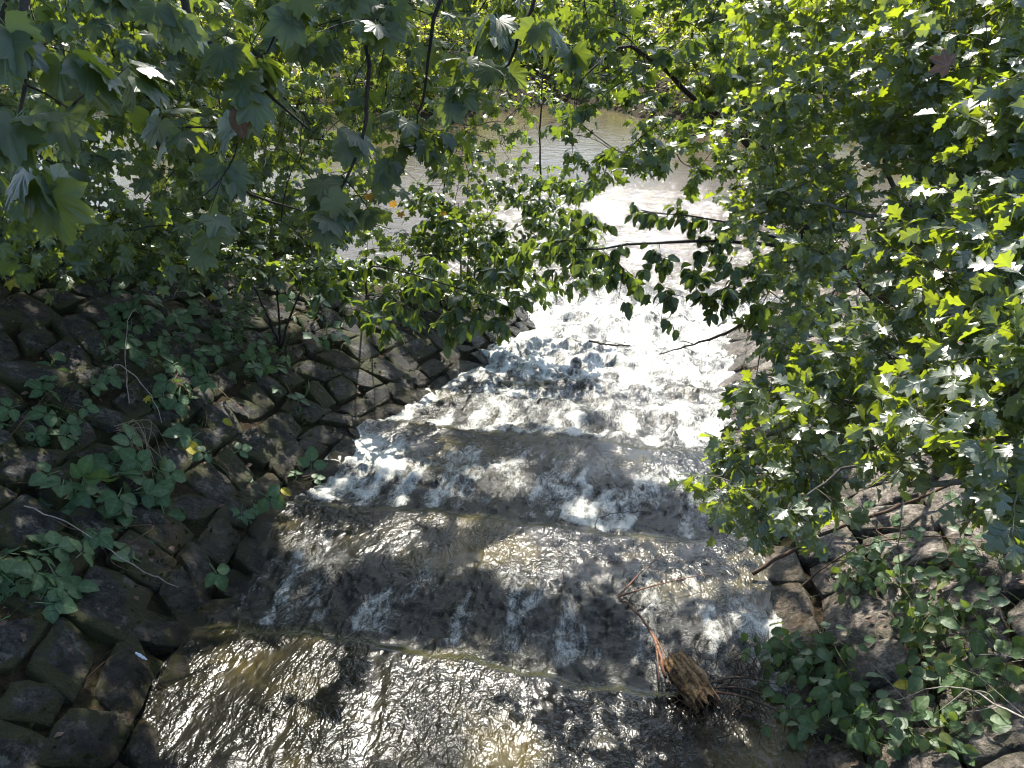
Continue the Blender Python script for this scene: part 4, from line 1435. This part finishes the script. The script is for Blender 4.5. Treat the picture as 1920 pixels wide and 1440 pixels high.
dry_stalks('dry_stalks', 'thin dry stalks and grass blades among the stones of the right slope', 260, 1, (1.8, 6.5, .1, 2.0), 41, 'dead_twig', (.10, .38))
dry_stalks('dry_stalks', 'thin brown stalks lying among the brambles of the left slope', 220, -1, (1.6, 9.5, .2, 4.2), 42, 'stem_red', (.10, .40))
dry_stalks('grass_blades', 'thin green grass blades growing between the stones of the right slope', 200, 1, (1.8, 6.5, .1, 2.0), 43, 'stem_green', (.08, .26))
rr = np.random.default_rng(15)
n_m = 19000
u_, d_ = rr.uniform(1.2, 11.2, n_m), rr.uniform(-.02, 4.6, n_m)
mp = surf(-1, u_, d_)
k = (fbm(u_ * 1.6, d_ * 1.6, 12, 3) > .12) & (mp[:, 2] < cap_left(mp[:, 0], mp[:, 1]) + .05)
mp = mp[k]
n_m = len(mp)
nl = norm(np.array([ML, FALL, 1.0]))
mp = mp + nl * rr.uniform(-.02, .035, n_m)[:, None]
V, F, A = join_leaves(T_FAR, mp, nl + .9 * rr.normal(size=(n_m, 3)), rr.normal(size=(n_m, 3)) + nl, rr.uniform(.02, .045, n_m))
o = link('moss', mesh_np('moss', V, F, M['moss'], False, {'vein': A}), kind='stuff')
o['label'], o['category'] = 'dark olive moss tufts in the joints of the left stone slope', 'moss'

# ------------------------------------------------------------------ log, sticks, straw, fallen leaves
def stick(name, label, cat, ctrl, r0, r1, mat, twigs=(), sides=6, group=None):
    ctrl = [np.asarray(c, float) for c in ctrl]
    b = ctrl[0]
    path = smooth_path(ctrl, 20)
    path[1:-1] += .004 * np.random.default_rng(len(label)).normal(size=path[1:-1].shape)
    v, f = tube(path, np.linspace(r0, r1, len(path)), sides, .3, len(label))
    if not twigs:
        o = link(name, mesh_np(name, v - b, f, M[mat]))
        o.location = b
        return tag(o, label, cat, group)
    t = thing(name, label, cat, b, group)
    link('stem', mesh_np('stem', v - b, f, M[mat]), t).matrix_parent_inverse = Matrix.Identity(4)
    for tc in twigs:
        p = smooth_path(tc, 10)
        v, f = tube(p, np.linspace(r1 * 1.2, r1 * .4, len(p)), 5, .2, 3)
        link('twig', mesh_np('twig', v - b, f, M[mat]), t).matrix_parent_inverse = Matrix.Identity(4)
    return t


lc = on_plane(1288, 1288, 0) + np.array([0, 0, .06])
ax = norm(np.array([.20, -.32, -.06]))
n_l, n_s = 34, 80
lp = lc + ax * np.linspace(-.14, .14, n_l)[:, None]
v, f = tube(lp, np.interp(np.arange(n_l), [0, 4, 20, 33], [.060, .085, .095, .075]), n_s)
v = v.reshape(n_l, n_s, 3)
ang = np.linspace(0, 2 * math.pi, n_s, endpoint=False)
la = np.arange(n_l)[:, None]
grain = .8 * noise(ang[None, :] * 3, la * .07, 5) + .5 * noise(ang[None, :] * 9 + la * .05, la * .06, 8)
rad = 1 + .26 * noise(ang[None, :] * 1.4, la * .09, 6) + .10 * noise(ang[None, :] * 2.5, la * .14, 16) + .05 * grain
v = lp[:, None, :] + (v - lp[:, None, :]) * rad[..., None]
v[..., 2] = lc[2] + (v[..., 2] - lc[2]) * .72
jag0, jag1 = np.abs(noise(ang * 3.1, ang * 0, 4)) * .07, np.abs(noise(ang * 3.6, ang * 0 + 2, 6)) * .10
v = v + ax * (-jag0[None, :, None] * (1 - la / 12).clip(0, 1)[..., None] + jag1[None, :, None] * ((la - n_l + 13) / 12).clip(0, 1)[..., None])
v = v.reshape(-1, 3)
lt = thing('rotten_log', 'short splintered rotten log lying in the water beside the nettles', 'log', lc)
link('trunk', mesh_np('trunk', v - lc, f, M['rot_wood'], True, {'grain': grain.ravel() * .5 + .5}), lt).matrix_parent_inverse = Matrix.Identity(4)
for row in (0, n_l - 1):
    ring = v[row * n_s:(row + 1) * n_s]
    cc = ring.mean(0) + ax * (.10 if row == 0 else -.10)
    tri = np.array([[n_s, i, (i + 1) % n_s] if row else [n_s, (i + 1) % n_s, i] for i in range(n_s)])
    link('broken_end', mesh_np('broken_end', np.vstack([ring, cc]) - lc, tri, M['bark_brown'], False), lt).matrix_parent_inverse = Matrix.Identity(4)

W0 = lambda x, y, h=.05: on_plane(x, y, 0) + np.array([0, 0, h])
R0 = lambda x, y, h=.08: on_plane(x, y, 1) + np.array([0, 0, h])
stick('fallen_stick', 'long dark straight stick slanting from the tan stones into the water', 'stick', [W0(1410, 1082, .03), R0(1530, 1035, .14), R0(1680, 985, .16), R0(1840, 905, .12)], .014, .010, 'bark_brown')
stick('root_strand', 'reddish brown rootlets trailing in the water above the log', 'root', [W0(1245, 1295, .10), W0(1228, 1220, .07), W0(1195, 1165, .06), W0(1158, 1130, .05)], .010, .006, 'root_red',
      [[W0(1158, 1130, .05), W0(1200, 1085, .05), W0(1240, 1050, .05)], [W0(1158, 1130, .05), W0(1230, 1110, .06), W0(1330, 1085, .05)], [W0(1228, 1220, .07), W0(1232, 1265, .07), W0(1236, 1310, .05)],
       [W0(1215, 1190, .06), W0(1238, 1230, .06), W0(1250, 1280, .08)]])
stick('thin_twig', 'thin dark bent twig lying on the second water step', 'twig', [W0(1115, 1003, .05), W0(1122, 985, .07), W0(1165, 973, .06), W0(1220, 970, .05)], .004, .002, 'bark_dark')
stick('dead_branch', 'dark bare branch pointing left over the white water below the hanging leaves', 'branch', [P(1440, 586, 4.6), P(1360, 625, 4.6), P(1300, 645, 4.6), P(1235, 664, 4.7)], .012, .003, 'bark_brown',
      [[P(1345, 630, 4.6), P(1330, 640, 4.6), P(1328, 650, 4.6)], [P(1300, 645, 4.6), P(1280, 640, 4.6), P(1262, 648, 4.6)]])
stick('floating_twig', 'short dark twig over the white water left of the bare branch', 'twig', [W0(1104, 652, .10), W0(1135, 659, .10), W0(1181, 661, .10)], .014, .010, 'bark_dark')
stick('dry_stalk', 'pale bleached branching stalk in the bottom right corner', 'stalk', [R0(1930, 1425, .18), R0(1850, 1380, .2), R0(1790, 1350, .2), R0(1735, 1340, .18), R0(1660, 1352, .14)], .005, .0018, 'dead_twig',
      [[R0(1790, 1350, .2), R0(1830, 1365, .22), R0(1855, 1385, .16)], [R0(1790, 1350, .2), R0(1755, 1370, .16), R0(1740, 1372, .12)], [R0(1850, 1380, .2), R0(1820, 1375, .15), R0(1790, 1368, .12)]])
stick('bare_stem', 'brown bare stem crossing the tan stones under the hawthorn at right', 'stick', [R0(1500, 1110, .05), R0(1600, 1050, .10), R0(1760, 1030, .10), R0(1900, 1085, .1)], .006, .003, 'bark_brown')
stick('bare_stem', 'thin upright dead stem beside the dark three-leaved bramble', 'stick', [R0(1680, 1035, .05), P(1688, 985, 3.3), P(1695, 930, 3.1)], .004, .003, 'dead_twig')

L0 = lambda x, y, h=.06: on_plane(x, y, -1) + h * norm(np.array([ML, FALL, 1.0]))
stick('mossy_branch', 'dark mossy fallen branch lying along the crest of the stone slope', 'branch', [L0(-60, 520, .10), L0(120, 512, .10), L0(300, 502, .11), L0(450, 496, .10), L0(575, 490, .08)], .055, .025, 'moss_bark')
stick('bramble_cane', 'pale bramble cane arching in a loop over the bramble crown', 'cane', [L0(240, 765, .03), L0(222, 700, .16), L0(222, 640, .22), L0(240, 612, .18), L0(262, 606, .06)], .0035, .002, 'dead_twig', group='bare bramble canes')
stick('bramble_cane', 'pale bent bramble cane left of the wide bramble mat', 'cane', [L0(192, 718, .14), L0(210, 714, .16), L0(245, 735, .14), L0(280, 770, .10), L0(300, 800, .04)], .004, .003, 'dead_twig', group='bare bramble canes')
stick('bramble_cane', 'long thin stem hanging from the yellow leaf down to the water edge', 'cane', [L0(385, 868, .06), L0(420, 900, .07), L0(450, 930, .06), L0(505, 958, .03)], .003, .0018, 'stem_green', group='bare bramble canes')
stick('bramble_cane', 'long pale runner stem crossing the lower slope to the water', 'cane', [L0(40, 960, .05), L0(130, 1010, .10), L0(235, 1080, .10), L0(290, 1098, .07), L0(375, 1122, .03)], .0035, .002, 'dead_twig', group='bare bramble canes')
stick('bramble_cane', 'brown stem running down the slope beside the long bramble', 'cane', [L0(400, 735, .05), L0(440, 775, .08), L0(470, 810, .08), L0(500, 840, .04)], .004, .002, 'stem_red', group='bare bramble canes')

# tangle of rootlets round the log
rt = np.random.default_rng(77)
tb = W0(1345, 1310, .02)
tt = thing('root_tangle', 'tangle of thin brown roots and debris caught between log and bank', 'roots', tb)
paths = []
for k in range(150):
    a = W0(rt.uniform(1250, 1430), rt.uniform(1240, 1380), .02)
    d = norm(rt.normal(size=3) * [1, 1, .5]) * rt.uniform(.05, .18)
    w = np.linspace(0, 1, 6)[:, None]
    paths.append(a + d * w + np.sin(w * math.pi) * np.array([0, 0, rt.uniform(.02, .09)]) + .008 * rt.normal(size=(6, 3)))
v, f = tubes_batch(np.array(paths), np.full(150, .0035), np.full(150, .0014))
link('rootlets', mesh_np('rootlets', v - tb, f, M['bark_brown']), tt, kind='stuff').matrix_parent_inverse = Matrix.Identity(4)
for k in range(3):
    a, b_ = W0(1300, 1300, .03), W0(1440 + 30 * k, 1290 + 40 * k, .05)
    p = smooth_path([a, (a + b_) / 2 + [0, 0, .06], b_], 10)
    v, f = tube(p, np.linspace(.008, .004, len(p)), 5, .2, k)
    link('root', mesh_np('root', v - tb, f, M['bark_brown']), tt).matrix_parent_inverse = Matrix.Identity(4)

# straw tuft
sb = on_plane(215, 815, -1) + np.array([.03, 0, .05])
stt = thing('straw_tuft', 'tuft of dry bent straw blades on the stones between two brambles', 'straw', sb)
for k in range(16):
    a = sb + .02 * rt.normal(size=3)
    e = on_plane(rt.uniform(250, 340), rt.uniform(860, 935), -1) + np.array([.02, 0, .04])
    m_ = on_plane(rt.uniform(225, 275), rt.uniform(805, 830), -1) + np.array([.06, 0, rt.uniform(.06, .12)])
    p = smooth_path([a, m_, e], 10)
    v, f = tube(p, np.linspace(.0022, .0012, len(p)), 4)
    link('straw_blade', mesh_np('straw_blade', v - sb, f, M['straw']), stt).matrix_parent_inverse = Matrix.Identity(4)


def lone_leaf(px, py, side, tm, mat, size, name, label, h=.05, tip=(1, -.4, -.3), dist=None, group=None, nrm=None):
    p = P(px, py, dist) if dist else on_plane(px, py, side) + np.array([0, 0, h])
    V, F, A = tm
    R = frames(np.array([tip], float), np.array([nrm if nrm is not None else norm(EYE - p) + [0, 0, .5]]))[0]
    o = link(name, mesh_np(name, (V * size) @ R.T, F, M[mat], False, {'vein': A}))
    o.location = p
    return tag(o, label, 'leaf', group)


lone_leaf(345, 840, -1, T_OVA[0], 'yellow', .17, 'fallen_leaf', 'bright yellow fallen leaf on the dark stones in the middle of the left slope', .06)
lone_leaf(395, 570, -1, T_SYC_LO[0], 'yellow', .11, 'fallen_leaf', 'small yellow lobed leaf above the fern on the upper slope', .10)
lone_leaf(275, 760, -1, T_SYC_LO[1], 'yellow', .08, 'fallen_leaf', 'small tan yellow leaf lying between the wide bramble mat and the straw', .08)
lone_leaf(420, 800, -1, T_OVA[1], 'yellow', .10, 'fallen_leaf', 'yellow green narrow leaf beside the stone above the yellow fallen leaf', .08)
lone_leaf(528, 930, -1, T_OVA[1], 'yellow', .10, 'fallen_leaf', 'yellow leaf tip at the water edge below the low bramble sprig', .08)
lone_leaf(20, 540, -1, T_SYC_LO[1], 'yellow', .16, 'fallen_leaf', 'yellow green lit leaf at the left edge high on the stones', .08)
lone_leaf(1790, 130, 0, T_SYC_LO[0], 'brownleaf', .075, 'withered_leaf', 'withered pinkish brown leaf caught high in the hawthorn', dist=2.35, tip=(-.6, 0, .3))
lone_leaf(440, 190, 0, T_OVA[2], 'brownleaf', .12, 'withered_leaf', 'withered tan leaf hanging among the sycamore leaves at upper left', dist=3.2, tip=(.1, 0, -1))
lone_leaf(1720, 1290, 1, T_OVA[0], 'yellow', .085, 'spotted_leaf', 'yellow spotted leaf on the stones right of the nettles', .10, tip=(.6, .4, .1))
lone_leaf(1700, 1310, 1, T_OVA[1], 'yellow', .085, 'spotted_leaf', 'yellow round leaf lying below the yellow spotted leaf', .10, tip=(-.6, -.2, .1))
for k, (x, y, d, lab) in enumerate(((690, 360, 4.6, 'orange leaf by the brown river gap at the tip of the sycamore bough'), (735, 375, 5.0, 'orange leaf lowest beside the brown river water'),
                                    (750, 395, 5.4, 'small amber leaf under the orange leaf beside the brown river water'), (830, 395, 7.0, 'orange leaf at the left edge of the dogwood shrub'))):
    lone_leaf(x, y, 0, T_SYC_LO[k % 3], 'orange', .062, 'autumn_leaf', lab, dist=d, tip=(.2, 0, -1))

# feather on the wet stone
fp = on_plane(242, 1246, -1) + np.array([.06, 0, .10])
fe = on_plane(264, 1260, -1) + np.array([.06, 0, .10])
dv = norm(fe - fp)
sv = norm(np.cross(dv, EYE - fp))
n_f = 10
s = np.linspace(0, 1, n_f)
wd = .0075 * np.sin(np.pi * np.clip(s * .9 + .08, 0, 1)) ** .6 * (1 + .3 * np.sin(np.arange(n_f) * 2.3))
mid = fp + (fe - fp) * s[:, None]
nv = norm(EYE - fp)
V = np.concatenate([mid + sv * wd[:, None], mid + nv * .004, mid - sv * wd[:, None]])
i = np.arange(n_f - 1)
F = np.concatenate([np.stack([i, i + 1, i + n_f + 1, i + n_f], -1), np.stack([i + n_f, i + n_f + 1, i + 2 * n_f + 1, i + 2 * n_f], -1)])
ft2 = link('feather', mesh_np('feather', V - fp, F, M['feather']))
ft2.location = fp
tag(ft2, 'small white feather lying on a dark wet stone at lower left', 'feather')

n_obj = len(SC.objects)
n_tri = sum(len(o.data.loops) - 2 * len(o.data.polygons) for o in SC.objects if o.type == 'MESH')
print('objects', n_obj, 'polygons', n_tri)
